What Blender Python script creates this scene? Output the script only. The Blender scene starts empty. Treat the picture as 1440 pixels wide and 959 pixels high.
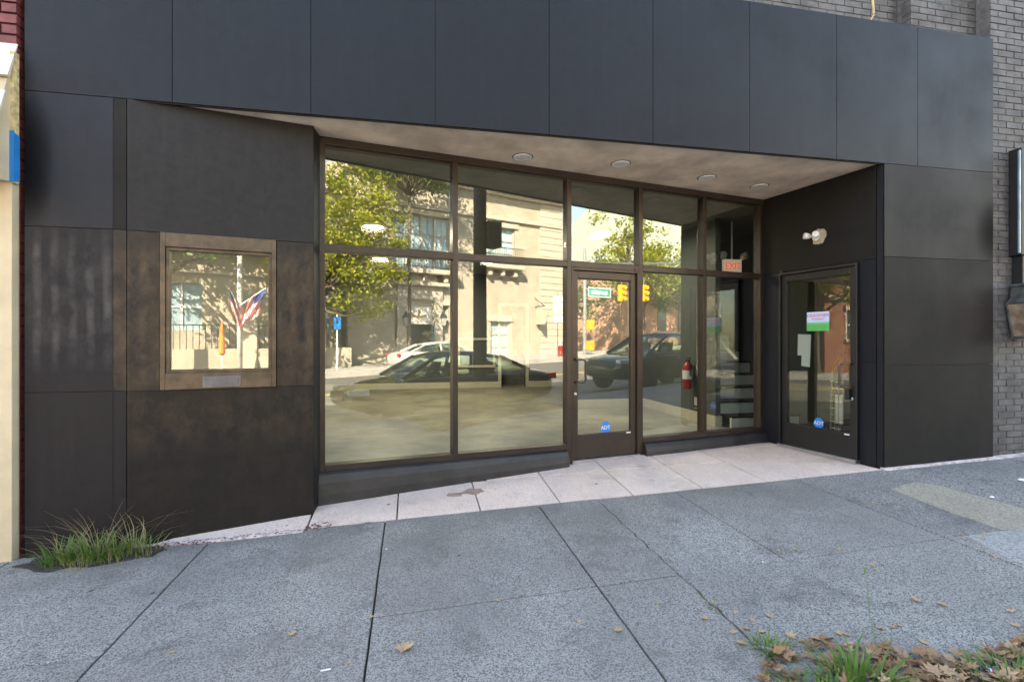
import bpy, math, random
from mathutils import Vector, Matrix, noise as mnoise
random.seed(7)
R = math.radians
sc = bpy.context.scene
# ------------------------------------------------------------------ camera, sky, sun, exposure
CAMZ = 1.48
FPX = 700.0
YAW = math.atan(142 / FPX)          # camera turned right of the facade normal
SN, CS = math.sin(YAW), math.cos(YAW)
cd = bpy.data.cameras.new('camera'); cam = bpy.data.objects.new('camera', cd)
sc.collection.objects.link(cam); sc.camera = cam
cd.sensor_width = 36; cd.lens = FPX / 1440 * 36; cd.clip_start = .05; cd.clip_end = 2000
cam.location = (0, 0, CAMZ); cam.rotation_euler = (R(90), 0, -YAW)
SUN_FROM = Vector((-1.0, 1.15, 1.08)).normalized()
wd = bpy.data.worlds.new('World'); sc.world = wd; wd.use_nodes = True
wn = wd.node_tree.nodes; wl = wd.node_tree.links
bg = wn['Background']; sky = wn.new('ShaderNodeTexSky'); sky.sky_type = 'NISHITA'; sky.sun_disc = False
sky.sun_elevation = math.asin(SUN_FROM.z); sky.sun_rotation = math.atan2(SUN_FROM.x, SUN_FROM.y)
sky.air_density = 1.0; sky.dust_density = 1.0; sky.ozone_density = 1.0
bg.inputs['Strength'].default_value = .12
wl.new(sky.outputs[0], bg.inputs['Color'])
sd = bpy.data.lights.new('sun', 'SUN'); sun = bpy.data.objects.new('sun', sd); sc.collection.objects.link(sun)
sd.energy = 5.0; sd.angle = R(.5); sd.color = (1, .95, .87)
sun.rotation_euler = (-SUN_FROM).to_track_quat('-Z', 'Y').to_euler(); sun.location = (-20, 20, 30)
sc.view_settings.view_transform = 'Standard'; sc.view_settings.look = 'None'
sc.view_settings.exposure = 3.5; sc.view_settings.gamma = 1; sc.view_settings.use_white_balance = True; sc.view_settings.white_balance_temperature = 8400; sc.view_settings.white_balance_tint = 10
sc.render.engine = 'CYCLES'
sc.cycles.use_denoising = True
sc.cycles.max_bounces = 10; sc.cycles.glossy_bounces = 6; sc.cycles.transparent_max_bounces = 24
sc.cycles.caustics_reflective = False; sc.cycles.caustics_refractive = False
sc.cycles.sample_clamp_indirect = 6

# ------------------------------------------------------------------ helpers
COL = sc.collection
class Frame:
    """local (u along a wall, v out towards the street, z up) -> world"""
    def __init__(s, o, u, v): s.o, s.u, s.v = o, u, v
    def __call__(s, p): return (s.o[0] + p[0]*s.u[0] + p[1]*s.v[0], s.o[1] + p[0]*s.u[1] + p[1]*s.v[1], p[2])
ID = Frame((0, 0), (1, 0), (0, 1))
class MB:
    def __init__(s, fr=ID): s.v = []; s.f = []; s.m = []; s.fr = fr; s.mi = 0
    def add(s, vs, fs, world=False):
        b = len(s.v); s.v += [tuple(p) if world else s.fr(p) for p in vs]
        s.f += [tuple(b+i for i in f) for f in fs]; s.m += [s.mi]*len(fs); return s
    def box(s, x0, x1, y0, y1, z0, z1):
        return s.add([(x0,y0,z0),(x1,y0,z0),(x1,y1,z0),(x0,y1,z0),(x0,y0,z1),(x1,y0,z1),(x1,y1,z1),(x0,y1,z1)],
                     [(0,3,2,1),(4,5,6,7),(0,1,5,4),(1,2,6,5),(2,3,7,6),(3,0,4,7)])
    def hexa(s, bot, top):      # two loops of equal length, bottom and top
        n = len(bot)
        return s.add(list(bot)+list(top), [tuple(range(n-1,-1,-1)), tuple(range(n,2*n))] + [(i,(i+1)%n,n+(i+1)%n,n+i) for i in range(n)])
    def prism(s, poly, v0, v1):  # polygon in (u,z), extruded along v
        return s.hexa([(p[0],v0,p[1]) for p in poly], [(p[0],v1,p[1]) for p in poly])
    def slab(s, poly, z0, z1):   # polygon in (u,v), extruded along z; z may be functions
        f0 = z0 if callable(z0) else (lambda x,y: z0); f1 = z1 if callable(z1) else (lambda x,y: z1)
        return s.hexa([(x,y,f0(x,y)) for x,y in poly], [(x,y,f1(x,y)) for x,y in poly])
    def tube(s, pts, rad, n=8, cap=True):
        pts = [Vector(p) for p in pts]; rings = []
        for i, p in enumerate(pts):
            t = (pts[min(i+1,len(pts)-1)] - pts[max(i-1,0)]).normalized()
            a = Vector((0,0,1)) if abs(t.z) < .9 else Vector((1,0,0))
            x = t.cross(a).normalized(); y = t.cross(x)
            r = rad[i] if isinstance(rad, (list,tuple)) else rad
            rings.append([p + (x*math.cos(2*math.pi*k/n) + y*math.sin(2*math.pi*k/n))*r for k in range(n)])
        vs = [q for rg in rings for q in rg]; fs = []
        for i in range(len(rings)-1):
            for k in range(n): fs.append((i*n+k, i*n+(k+1)%n, (i+1)*n+(k+1)%n, (i+1)*n+k))
        if cap: fs += [tuple(range(n-1,-1,-1)), tuple(range((len(rings)-1)*n, len(rings)*n))]
        return s.add(vs, fs)
    def lathe(s, prof, c, n=20, axis='z'):
        vs = []; fs = []
        for r, h in prof:
            for k in range(n):
                a = 2*math.pi*k/n; q = (r*math.cos(a), r*math.sin(a), h)
                if axis == 'y': q = (q[0], q[2], q[1])
                if axis == 'x': q = (q[2], q[0], q[1])
                vs.append((c[0]+q[0], c[1]+q[1], c[2]+q[2]))
        for i in range(len(prof)-1):
            for k in range(n): fs.append((i*n+k, i*n+(k+1)%n, (i+1)*n+(k+1)%n, (i+1)*n+k))
        fs += [tuple(range(n-1,-1,-1)), tuple(range((len(prof)-1)*n, len(prof)*n))]
        return s.add(vs, fs)
    def mesh(s, name, mats, smooth=False):
        me = bpy.data.meshes.new(name); me.from_pydata(s.v, [], s.f)
        for m in (mats if isinstance(mats, (list,tuple)) else [mats]): me.materials.append(m)
        if any(s.m): me.polygons.foreach_set('material_index', s.m)
        if smooth: me.polygons.foreach_set('use_smooth', [True]*len(s.f))
        me.update(); return me
    def build(s, name, mats, parent=None, smooth=False, bevel=0, fixn=False):
        me = s.mesh(name, mats, smooth)
        if fixn:
            import bmesh
            b = bmesh.new(); b.from_mesh(me); bmesh.ops.recalc_face_normals(b, faces=b.faces); b.to_mesh(me); b.free()
        o = link(name, me, parent)
        if bevel:
            md = o.modifiers.new('bevel', 'BEVEL'); md.width = bevel; md.segments = 2; md.limit_method = 'ANGLE'
        return o
def link(name, me, parent=None, loc=None, rot=None):
    o = bpy.data.objects.new(name, me); COL.objects.link(o)
    if loc is not None: o.location = loc
    if rot is not None: o.rotation_euler = rot
    if parent is not None: put(o, parent)
    return o
def put(o, p):
    # keep world coordinates: parents are empties/meshes at identity or plain location + z-rotation
    o.parent = p; o.matrix_parent_inverse = world_of(p).inverted()
def world_of(p):
    m = Matrix.LocRotScale(p.location, p.rotation_euler, p.scale)
    if p.parent: m = world_of(p.parent) @ p.matrix_parent_inverse @ m
    return m
def tag(o, label=None, cat=None, group=None, kind=None):
    if label: o['label'] = label
    if cat: o['category'] = cat
    if group: o['group'] = group
    if kind: o['kind'] = kind
    return o
def thing(name, label, cat, loc=(0,0,0), group=None):
    o = bpy.data.objects.new(name, None); COL.objects.link(o); o.location = loc; o.empty_display_size = .2
    return tag(o, label, cat, group)
def struct(o): o['kind'] = 'structure'; return o
def copy_tree(o, parent=None):
    c = o.copy(); COL.objects.link(c)
    if parent is not None: c.parent = parent; c.matrix_parent_inverse = o.matrix_parent_inverse.copy()
    for ch in [q for q in bpy.data.objects if q.parent == o]: copy_tree(ch, c)
    return c
def text_mesh(s, size, mat, extrude=.002):
    cu = bpy.data.curves.new('txt', 'FONT'); cu.body = s; cu.size = size; cu.extrude = extrude
    cu.align_x = 'CENTER'; cu.align_y = 'CENTER'; cu.resolution_u = 3
    o = bpy.data.objects.new('txt', cu); COL.objects.link(o)
    dg = bpy.context.evaluated_depsgraph_get(); me = bpy.data.meshes.new_from_object(o.evaluated_get(dg))
    bpy.data.objects.remove(o); me.materials.clear(); me.materials.append(mat); return me

# pixel of the photograph -> direction; distances come from the plane it lies on
def ray(px, py):
    o = (px-720)/FPX; return (SN + CS*o, CS - SN*o, -(py-479.5)/FPX)
def on_frame(fr, px, py, v=0):
    rx, ry, rz = ray(px, py); ox, oy = fr.o[0]+v*fr.v[0], fr.o[1]+v*fr.v[1]
    u = (oy*rx - ox*ry) / (fr.u[0]*ry - fr.u[1]*rx)
    x = ox+u*fr.u[0]; y = oy+u*fr.u[1]; d = (x*rx+y*ry)/(rx*rx+ry*ry)
    return u, CAMZ + d*rz
def G(x, y): return -.004 + .034*x + .02*y
def on_ground(px, py):
    rx, ry, rz = ray(px, py); d = (CAMZ+.004) / (.034*rx + .02*ry - rz); return (d*rx, d*ry)
def on_z(px, py, z):
    rx, ry, rz = ray(px, py); d = (z-CAMZ)/rz; return (d*rx, d*ry)

# wall frames of the shop front
YF = 4.04
F0 = Frame((0, YF), (1, 0), (0, -1))                         # main cladding plane
ca, sa = math.cos(R(10.9)), math.sin(R(10.9))
FA = Frame((-1.993, YF), (ca, sa), (sa, -ca))                # splayed wall with the small window
cg, sg = math.cos(R(10.5)), math.sin(R(10.5))
FG = Frame((-.766, 4.52), (cg, sg), (sg, -cg))               # glazed shop front
UEND = 5.108
BC = FG((UEND, 0, 0))
FD = Frame((BC[0], BC[1]), (sg, -cg), (-cg, -sg))            # return wall with the second door; u runs towards the street
# a mirrored look off the glass tells where things across the street stand
def mirrored(px, py, Y, fr=None):
    fr = fr or FG; n = fr.v; rx, ry, rz = ray(px, py)
    dn = rx*n[0]+ry*n[1]; mx, my = rx-2*dn*n[0], ry-2*dn*n[1]
    on = fr.o[0]*n[0]+fr.o[1]*n[1]; cx, cy = 2*on*n[0], 2*on*n[1]
    t = (Y-cy)/my; return (cx+t*mx, CAMZ+t*rz)

# ------------------------------------------------------------------ materials
def nodes(name):
    m = bpy.data.materials.new(name); m.use_nodes = True; nt = m.node_tree
    return m, nt, nt.nodes, nt.links, nt.nodes['Principled BSDF']
def N(ns, t, **k):
    n = ns.new(t)
    for a, b in k.items():
        if hasattr(n, a): setattr(n, a, b)
        else: n.inputs[a.replace('_', ' ')].default_value = b
    return n
def c4(c): return (c[0], c[1], c[2], 1)
def noise_fac(ns, ls, vec, scale, detail=4, lo=.35, hi=.65, rough=.6, dist=0):
    n = ns.new('ShaderNodeTexNoise'); n.inputs['Scale'].default_value = scale; n.inputs['Detail'].default_value = detail
    n.inputs['Roughness'].default_value = rough; n.inputs['Distortion'].default_value = dist
    if vec: ls.new(vec, n.inputs['Vector'])
    r = ns.new('ShaderNodeMapRange'); r.inputs['From Min'].default_value = lo; r.inputs['From Max'].default_value = hi
    ls.new(n.outputs['Fac'], r.inputs['Value']); return r.outputs['Result']
def mixc(ns, ls, fac, a, b, mode='MIX'):
    m = ns.new('ShaderNodeMix'); m.data_type = 'RGBA'; m.blend_type = mode
    for sock, v in ((m.inputs['Factor'], fac), (m.inputs['A'], a), (m.inputs['B'], b)):
        if isinstance(v, (int,float)): sock.default_value = v
        elif isinstance(v, (tuple,list)): sock.default_value = c4(v)
        else: ls.new(v, sock)
    return m.outputs['Result']
def math_(ns, ls, op, a, b=None):
    m = ns.new('ShaderNodeMath'); m.operation = op
    for i, v in enumerate((a, b)):
        if v is None: continue
        if isinstance(v, (int,float)): m.inputs[i].default_value = v
        else: ls.new(v, m.inputs[i])
    return m.outputs[0]
def bump(ns, ls, bs, h, strength, dist=.01):
    b = ns.new('ShaderNodeBump'); b.inputs['Strength'].default_value = strength; b.inputs['Distance'].default_value = dist
    ls.new(h, b.inputs['Height']); ls.new(b.outputs[0], bs.inputs['Normal'])
def pos(ns): return ns.new('ShaderNodeNewGeometry').outputs['Position']
def stretched(ns, ls, v, s):
    m = ns.new('ShaderNodeMapping'); m.inputs['Scale'].default_value = s; ls.new(v, m.inputs['Vector']); return m.outputs[0]
def M(name, col, rough=.6, metal=0., var=.2, scale=6, bmp=0., bscale=80, spec=.5, col2=None, emit=None, es=0):
    m, nt, ns, ls, b = nodes(name); p = pos(ns)
    f = noise_fac(ns, ls, p, scale)
    a = tuple(c*(1-var) for c in col); c = col2 or tuple(min(1, q*(1+var)) for q in col)
    ls.new(mixc(ns, ls, f, a, c), b.inputs['Base Color'])
    b.inputs['Roughness'].default_value = rough; b.inputs['Metallic'].default_value = metal
    b.inputs['Specular IOR Level'].default_value = spec
    if bmp: bump(ns, ls, b, noise_fac(ns, ls, p, bscale, 3, 0, 1), bmp)
    if emit: b.inputs['Emission Color'].default_value = c4(emit); b.inputs['Emission Strength'].default_value = es
    return m
def mat_panel(name, col, rough=.55, scuff=None, scuffcol=(.2,.19,.17), grime=None, dark_mark=None, spec=.26, wave=.75):
    """painted cement board: fine sand grain, cloudy fading; optional scrubbed strokes"""
    m, nt, ns, ls, b = nodes(name); p = pos(ns)
    grain = noise_fac(ns, ls, p, 210, 2, .3, .7); cloud = noise_fac(ns, ls, p, 1.7, 6, .32, .68, rough=.65); mid = noise_fac(ns, ls, p, 14, 7, .4, .64, rough=.7)
    c = mixc(ns, ls, grain, tuple(q*.72 for q in col), tuple(q*1.25 for q in col))
    c = mixc(ns, ls, math_(ns, ls, 'MULTIPLY', cloud, .45), c, tuple(q*1.5+.002 for q in col))
    c = mixc(ns, ls, math_(ns, ls, 'MULTIPLY', mid, .45), c, tuple(q*.5 for q in col))
    c = mixc(ns, ls, math_(ns, ls, 'MULTIPLY', ns.new('ShaderNodeObjectInfo').outputs['Random'], .32), c, tuple(q*.55 for q in col))
    streak = noise_fac(ns, ls, stretched(ns, ls, p, (9, 9, .6)), 1.6, 4, .5, .72)
    c = mixc(ns, ls, math_(ns, ls, 'MULTIPLY', streak, .3), c, tuple(q*1.35+.003 for q in col))
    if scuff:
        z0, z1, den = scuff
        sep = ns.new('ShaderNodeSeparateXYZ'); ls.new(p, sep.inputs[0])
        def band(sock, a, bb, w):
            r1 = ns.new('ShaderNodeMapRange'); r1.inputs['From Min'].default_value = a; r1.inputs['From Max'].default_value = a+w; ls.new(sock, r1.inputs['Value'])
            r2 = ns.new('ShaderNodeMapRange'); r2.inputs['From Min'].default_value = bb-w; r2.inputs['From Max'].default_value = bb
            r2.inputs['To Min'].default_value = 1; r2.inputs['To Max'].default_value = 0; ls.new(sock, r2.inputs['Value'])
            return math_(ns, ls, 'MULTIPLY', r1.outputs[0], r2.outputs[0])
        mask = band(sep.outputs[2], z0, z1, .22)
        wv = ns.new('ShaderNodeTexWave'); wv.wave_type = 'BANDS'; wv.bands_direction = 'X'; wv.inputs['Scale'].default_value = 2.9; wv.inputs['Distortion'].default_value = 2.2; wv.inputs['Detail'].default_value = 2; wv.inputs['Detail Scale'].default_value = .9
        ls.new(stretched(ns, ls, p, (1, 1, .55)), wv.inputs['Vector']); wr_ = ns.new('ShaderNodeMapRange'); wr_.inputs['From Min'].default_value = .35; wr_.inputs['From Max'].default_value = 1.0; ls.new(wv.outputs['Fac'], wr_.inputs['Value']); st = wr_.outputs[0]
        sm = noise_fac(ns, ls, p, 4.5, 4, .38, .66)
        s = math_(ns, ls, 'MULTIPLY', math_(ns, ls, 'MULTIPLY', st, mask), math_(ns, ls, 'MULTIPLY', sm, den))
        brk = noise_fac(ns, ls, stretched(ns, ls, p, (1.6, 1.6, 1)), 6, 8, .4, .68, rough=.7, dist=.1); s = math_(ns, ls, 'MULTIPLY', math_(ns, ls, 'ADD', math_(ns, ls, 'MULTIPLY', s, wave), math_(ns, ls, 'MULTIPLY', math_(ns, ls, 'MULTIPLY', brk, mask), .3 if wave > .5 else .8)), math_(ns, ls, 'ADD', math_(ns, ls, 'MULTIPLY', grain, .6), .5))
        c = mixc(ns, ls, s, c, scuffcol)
    if grime:
        g = noise_fac(ns, ls, stretched(ns, ls, p, (1, 1, 1.5)), 4.2, 9, .45, .7, rough=.72, dist=.05); c = mixc(ns, ls, math_(ns, ls, 'MULTIPLY', g, .7), c, grime)
    if dark_mark:          # soft dark mark: centre (x, z) and radii
        sx, sz, rx_, rz_ = dark_mark; sp = ns.new('ShaderNodeSeparateXYZ'); ls.new(p, sp.inputs[0])
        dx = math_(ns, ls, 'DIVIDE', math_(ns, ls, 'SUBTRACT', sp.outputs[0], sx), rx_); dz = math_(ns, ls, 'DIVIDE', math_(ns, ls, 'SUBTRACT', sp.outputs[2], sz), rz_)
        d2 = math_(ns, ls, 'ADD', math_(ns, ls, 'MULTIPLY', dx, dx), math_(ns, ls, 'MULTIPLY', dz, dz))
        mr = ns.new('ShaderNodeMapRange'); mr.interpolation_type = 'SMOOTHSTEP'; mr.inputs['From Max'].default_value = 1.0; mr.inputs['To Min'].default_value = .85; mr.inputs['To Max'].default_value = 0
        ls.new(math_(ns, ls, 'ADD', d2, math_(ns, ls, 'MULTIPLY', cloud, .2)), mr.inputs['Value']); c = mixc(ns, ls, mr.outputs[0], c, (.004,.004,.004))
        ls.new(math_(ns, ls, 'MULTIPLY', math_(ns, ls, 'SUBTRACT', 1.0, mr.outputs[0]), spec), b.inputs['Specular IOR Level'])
    else: b.inputs['Specular IOR Level'].default_value = spec
    ls.new(c, b.inputs['Base Color'])
    rr = ns.new('ShaderNodeMapRange'); rr.inputs['To Min'].default_value = rough-.06; rr.inputs['To Max'].default_value = rough+.12
    ls.new(cloud, rr.inputs['Value']); ls.new(rr.outputs[0], b.inputs['Roughness'])
    bump(ns, ls, b, grain, .25, .002); return m
def mat_concrete(name, dark, light, tint, wear=.3, sp=130, tone=.3, wall=0):
    """worn broom-finished concrete with its aggregate showing"""
    m, nt, ns, ls, b = nodes(name); p = pos(ns)
    vo = ns.new('ShaderNodeTexVoronoi'); vo.inputs['Scale'].default_value = sp; ls.new(p, vo.inputs['Vector'])
    sepc = ns.new('ShaderNodeSeparateColor'); ls.new(vo.outputs['Color'], sepc.inputs[0])
    r = ns.new('ShaderNodeValToRGB'); ls.new(sepc.outputs[0], r.inputs[0])
    e = r.color_ramp.elements; e[0].position = .12; e[0].color = c4(dark); e[1].position = .75; e[1].color = c4(light)
    k = e.new(.4); k.color = c4(tuple((a+q)/2 for a, q in zip(dark, light)))
    fine = noise_fac(ns, ls, p, 300, 3, 0.3, .7); big = noise_fac(ns, ls, p, 1.1, 6, .35, .68); md = noise_fac(ns, ls, p, 6, 5, .35, .7)
    patch = noise_fac(ns, ls, p, .55, 5, .4, .62)
    c = mixc(ns, ls, math_(ns, ls, 'ADD', math_(ns, ls, 'MULTIPLY', patch, .35), .12), r.outputs[0], tint)
    c = mixc(ns, ls, math_(ns, ls, 'MULTIPLY', fine, .35), c, tuple(q*.5 for q in tint))
    c = mixc(ns, ls, math_(ns, ls, 'MULTIPLY', big, wear), c, tuple(q*.5 for q in tint))
    c = mixc(ns, ls, math_(ns, ls, 'MULTIPLY', md, .2), c, tuple(min(1, q*1.25) for q in tint))
    c = mixc(ns, ls, math_(ns, ls, 'MULTIPLY', ns.new('ShaderNodeObjectInfo').outputs['Random'], tone), c, tuple(q*.55 for q in tint))
    stn = noise_fac(ns, ls, p, 2.4, 7, .54, .7, rough=.68, dist=.4); c = mixc(ns, ls, math_(ns, ls, 'MULTIPLY', stn, wear*1.3), c, tuple(q*.32 for q in tint))
    if wall:          # mottled darkening towards the foot of the shop front
        sy = ns.new('ShaderNodeSeparateXYZ'); ls.new(p, sy.inputs[0]); wr = ns.new('ShaderNodeMapRange'); wr.inputs['From Min'].default_value = 3.1; wr.inputs['From Max'].default_value = 4.05; ls.new(sy.outputs[1], wr.inputs['Value'])
        c = mixc(ns, ls, math_(ns, ls, 'MULTIPLY', math_(ns, ls, 'MULTIPLY', wr.outputs[0], wall), math_(ns, ls, 'ADD', noise_fac(ns, ls, p, 2.2, 6, .3, .7), .25)), c, tuple(q*.42 for q in tint))
    spot = ns.new('ShaderNodeTexVoronoi'); spot.inputs['Scale'].default_value = 2.3; ls.new(p, spot.inputs['Vector'])
    sr = ns.new('ShaderNodeMapRange'); sr.inputs['From Min'].default_value = .028; sr.inputs['From Max'].default_value = .045
    sr.inputs['To Min'].default_value = .75; sr.inputs['To Max'].default_value = 0; ls.new(spot.outputs['Distance'], sr.inputs['Value'])
    c = mixc(ns, ls, sr.outputs[0], c, (.03, .03, .035))
    ls.new(c, b.inputs['Base Color']); b.inputs['Roughness'].default_value = .82; b.inputs['Specular IOR Level'].default_value = .3
    h = math_(ns, ls, 'ADD', math_(ns, ls, 'MULTIPLY', sepc.outputs[0], .6), fine); bump(ns, ls, b, h, .5, .004); return m
def mat_glass(name, ior=2.0, tint=(.86, .9, .87)):
    m = bpy.data.materials.new(name); m.use_nodes = True; nt = m.node_tree; ns = nt.nodes; ls = nt.links
    for n in list(ns):
        if n.type != 'OUTPUT_MATERIAL': ns.remove(n)
    out = [n for n in ns if n.type == 'OUTPUT_MATERIAL'][0]
    tr = ns.new('ShaderNodeBsdfTransparent'); tr.inputs[0].default_value = c4(tint)
    gl = ns.new('ShaderNodeBsdfGlossy'); gl.inputs['Roughness'].default_value = 0; gl.inputs['Color'].default_value = (1, 1, 1, 1)
    p = pos(ns); bmp_ = ns.new('ShaderNodeBump'); bmp_.inputs['Strength'].default_value = .012; bmp_.inputs['Distance'].default_value = .02
    nz = ns.new('ShaderNodeTexNoise'); nz.inputs['Scale'].default_value = 1.6; nz.inputs['Detail'].default_value = 1; ls.new(p, nz.inputs['Vector'])
    ls.new(nz.outputs['Fac'], bmp_.inputs['Height']); ls.new(bmp_.outputs[0], gl.inputs['Normal'])
    lw = ns.new('ShaderNodeLayerWeight'); lw.inputs['Blend'].default_value = .5; r0 = ((ior-1)/(ior+1))**2
    fr = math_(ns, ls, 'ADD', math_(ns, ls, 'MULTIPLY', math_(ns, ls, 'POWER', lw.outputs['Facing'], 4.0), 1-r0), r0)
    mx = ns.new('ShaderNodeMixShader'); ls.new(fr, mx.inputs[0]); ls.new(tr.outputs[0], mx.inputs[1]); ls.new(gl.outputs[0], mx.inputs[2])
    ls.new(mx.outputs[0], out.inputs['Surface']); return m
def mat_brick(name, col, mortar, var=.3, scale=1., bmp=.5):
    """far brickwork on walls that face the street (position X and Z drive the courses)"""
    m, nt, ns, ls, b = nodes(name); p = pos(ns); sep = ns.new('ShaderNodeSeparateXYZ'); ls.new(p, sep.inputs[0])
    cmb = ns.new('ShaderNodeCombineXYZ'); ls.new(math_(ns, ls, 'ADD', sep.outputs[0], sep.outputs[1]), cmb.inputs[0]); ls.new(sep.outputs[2], cmb.inputs[1])
    br = ns.new('ShaderNodeTexBrick'); br.inputs['Scale'].default_value = scale; br.inputs['Brick Width'].default_value = .215; br.inputs['Row Height'].default_value = .072
    br.inputs['Mortar Size'].default_value = .008; br.inputs['Color1'].default_value = c4(tuple(c*(1-var) for c in col)); br.inputs['Color2'].default_value = c4(tuple(c*(1+var) for c in col))
    br.inputs['Mortar'].default_value = c4(mortar); ls.new(cmb.outputs[0], br.inputs['Vector'])
    ls.new(mixc(ns, ls, noise_fac(ns, ls, p, 2, 5), br.outputs['Color'], tuple(c*.8 for c in col), 'MIX'), b.inputs['Base Color'])
    n = [x for x in ns if x.type == 'MIX'][-1]; n.inputs['Factor'].default_value = .3
    b.inputs['Roughness'].default_value = .85
    return m
def mat_leaf(name, cols, trans=.35):
    m, nt, ns, ls, b = nodes(name); g = ns.new('ShaderNodeNewGeometry')
    r = ns.new('ShaderNodeValToRGB'); ls.new(g.outputs['Random Per Island'], r.inputs[0]); e = r.color_ramp.elements
    e[0].color = c4(cols[0]); e[1].color = c4(cols[-1])
    for i, c in enumerate(cols[1:-1]): e.new((i+1)/(len(cols)-1)).color = c4(c)
    ls.new(r.outputs[0], b.inputs['Base Color']); b.inputs['Roughness'].default_value = .55
    t = ns.new('ShaderNodeBsdfTranslucent'); ls.new(r.outputs[0], t.inputs[0]); mx = ns.new('ShaderNodeMixShader'); mx.inputs[0].default_value = trans
    o = [n for n in ns if n.type == 'OUTPUT_MATERIAL'][0]; ls.new(b.outputs[0], mx.inputs[1]); ls.new(t.outputs[0], mx.inputs[2]); ls.new(mx.outputs[0], o.inputs['Surface']); return m

PANEL = mat_panel('painted_board', (.0085, .0102, .0148), .46, spec=.24)  # blue in the base colour stands in for the reflected sky sheen
PANEL_SL = mat_panel('painted_board_dark_edge_left', (.0075, .0098, .0155), .46, dark_mark=(-2.6, 2.75, .2, .62))  # sky blue put into the base colour here too
PANEL_SR = mat_panel('painted_board_dark_edge_right', (.011, .0105, .0095), dark_mark=(5.87, 2.6, .3, .42))
PANEL_FA = mat_panel('painted_board_warm', (.017, .0152, .0155), spec=.24)
PANEL_DK = mat_panel('painted_board_dark', (.0115, .0105, .0095), .6, spec=.19)
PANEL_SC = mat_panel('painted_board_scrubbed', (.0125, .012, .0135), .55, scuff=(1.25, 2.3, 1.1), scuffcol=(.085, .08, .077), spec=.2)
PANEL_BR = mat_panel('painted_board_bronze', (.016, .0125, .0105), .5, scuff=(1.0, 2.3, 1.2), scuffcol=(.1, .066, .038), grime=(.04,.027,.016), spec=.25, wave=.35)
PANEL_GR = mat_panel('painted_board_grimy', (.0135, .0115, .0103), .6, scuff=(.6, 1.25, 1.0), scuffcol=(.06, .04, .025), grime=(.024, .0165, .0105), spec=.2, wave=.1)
NAVY = mat_panel('painted_board_navy', (.006, .0072, .0115), .5)
BLACK = M('black_paint', (.006, .006, .0065), .5, var=.3)
BRONZE = M('bronze_aluminium', (.046, .033, .026), .34, .35, var=.15, scale=3, bmp=.04, bscale=30)
BRONZE_L = M('bronze_worn', (.085, .058, .037), .42, .3, var=.35, scale=9, bmp=.05)
STEEL = M('brushed_steel', (.5, .5, .52), .3, .9, var=.1)
GLASS = mat_glass('plate_glass', 1.98)
GLASS_FAR = M('dark_window_glass', (.03, .045, .055), .06, 0, var=.4, scale=1.2, spec=.9)
PLASTER = M('soffit_plaster', (.8, .67, .55), .85, var=.24, scale=2.2, bmp=.3, bscale=45)
TILE = mat_concrete('terrazzo_tile', (.5, .36, .31), (.88, .73, .66), (.8, .635, .56), .3, 190, .2)
CONC = mat_concrete('sidewalk_concrete', (.035, .037, .04), (.6, .575, .545), (.24, .231, .22), .42, 185, wall=.55)
CONC_D = mat_concrete('sidewalk_dark', (.045, .045, .045), (.5, .48, .46), (.2, .194, .187), .45, 140)
CONC_Y = mat_concrete('sidewalk_patch', (.16, .14, .11), (.68, .6, .5), (.37, .325, .265), .3, 110)
CONC_L = mat_concrete('sidewalk_light', (.15, .15, .15), (.66, .64, .62), (.38, .375, .365), .3, 110)
JOINT = M('joint_dirt', (.035, .032, .028), .95, var=.4, scale=30)
ASPH = M('asphalt', (.11, .108, .105), .85, var=.25, scale=3, bmp=.3, bscale=120)
GBRICK = M('grey_painted_brick', (.088, .085, .087), .7, var=.35, scale=7, bmp=.35, bscale=70)
GMORT = M('grey_mortar', (.105, .102, .103), .9, var=.3, scale=20)
RBRICK = M('red_painted_brick', (.15, .03, .03), .6, var=.35, scale=9, bmp=.3, bscale=60)
RMORT = M('dark_red_mortar', (.035, .012, .012), .9, var=.3)
CREAM = M('cream_paint', (.52, .43, .29), .55, var=.08, scale=5, bmp=.06, bscale=40)
SHING = M('pale_shingle', (.6, .54, .46), .75, var=.12, scale=14, bmp=.15, bscale=60)
BLUE = M('blue_tape', (.0, .17, .48), .5, var=.12)
WHITE = M('white_paint', (.8, .79, .77), .5, var=.04)
IWALL = M('interior_grey_wall', (.085, .097, .1), .6, var=.06, scale=2)
IFLOOR = M('interior_concrete_floor', (.3, .28, .22), .4, var=.3, scale=1.9, bmp=.03, bscale=12)
TRIM = M('cream_trim', (.6, .56, .47), .5, var=.05)
ICEIL = M('interior_ceiling', (.16, .16, .16), .9, var=.1)
LAMP = M('lamp_lens_lit', (.9, .9, .88), .4, var=.02, emit=(1, .95, .85), es=2.2)
LENS = M('frosted_lens', (.78, .76, .72), .35, var=.08, scale=20)
RED = M('red_enamel', (.42, .02, .02), .35, var=.1)
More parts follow.
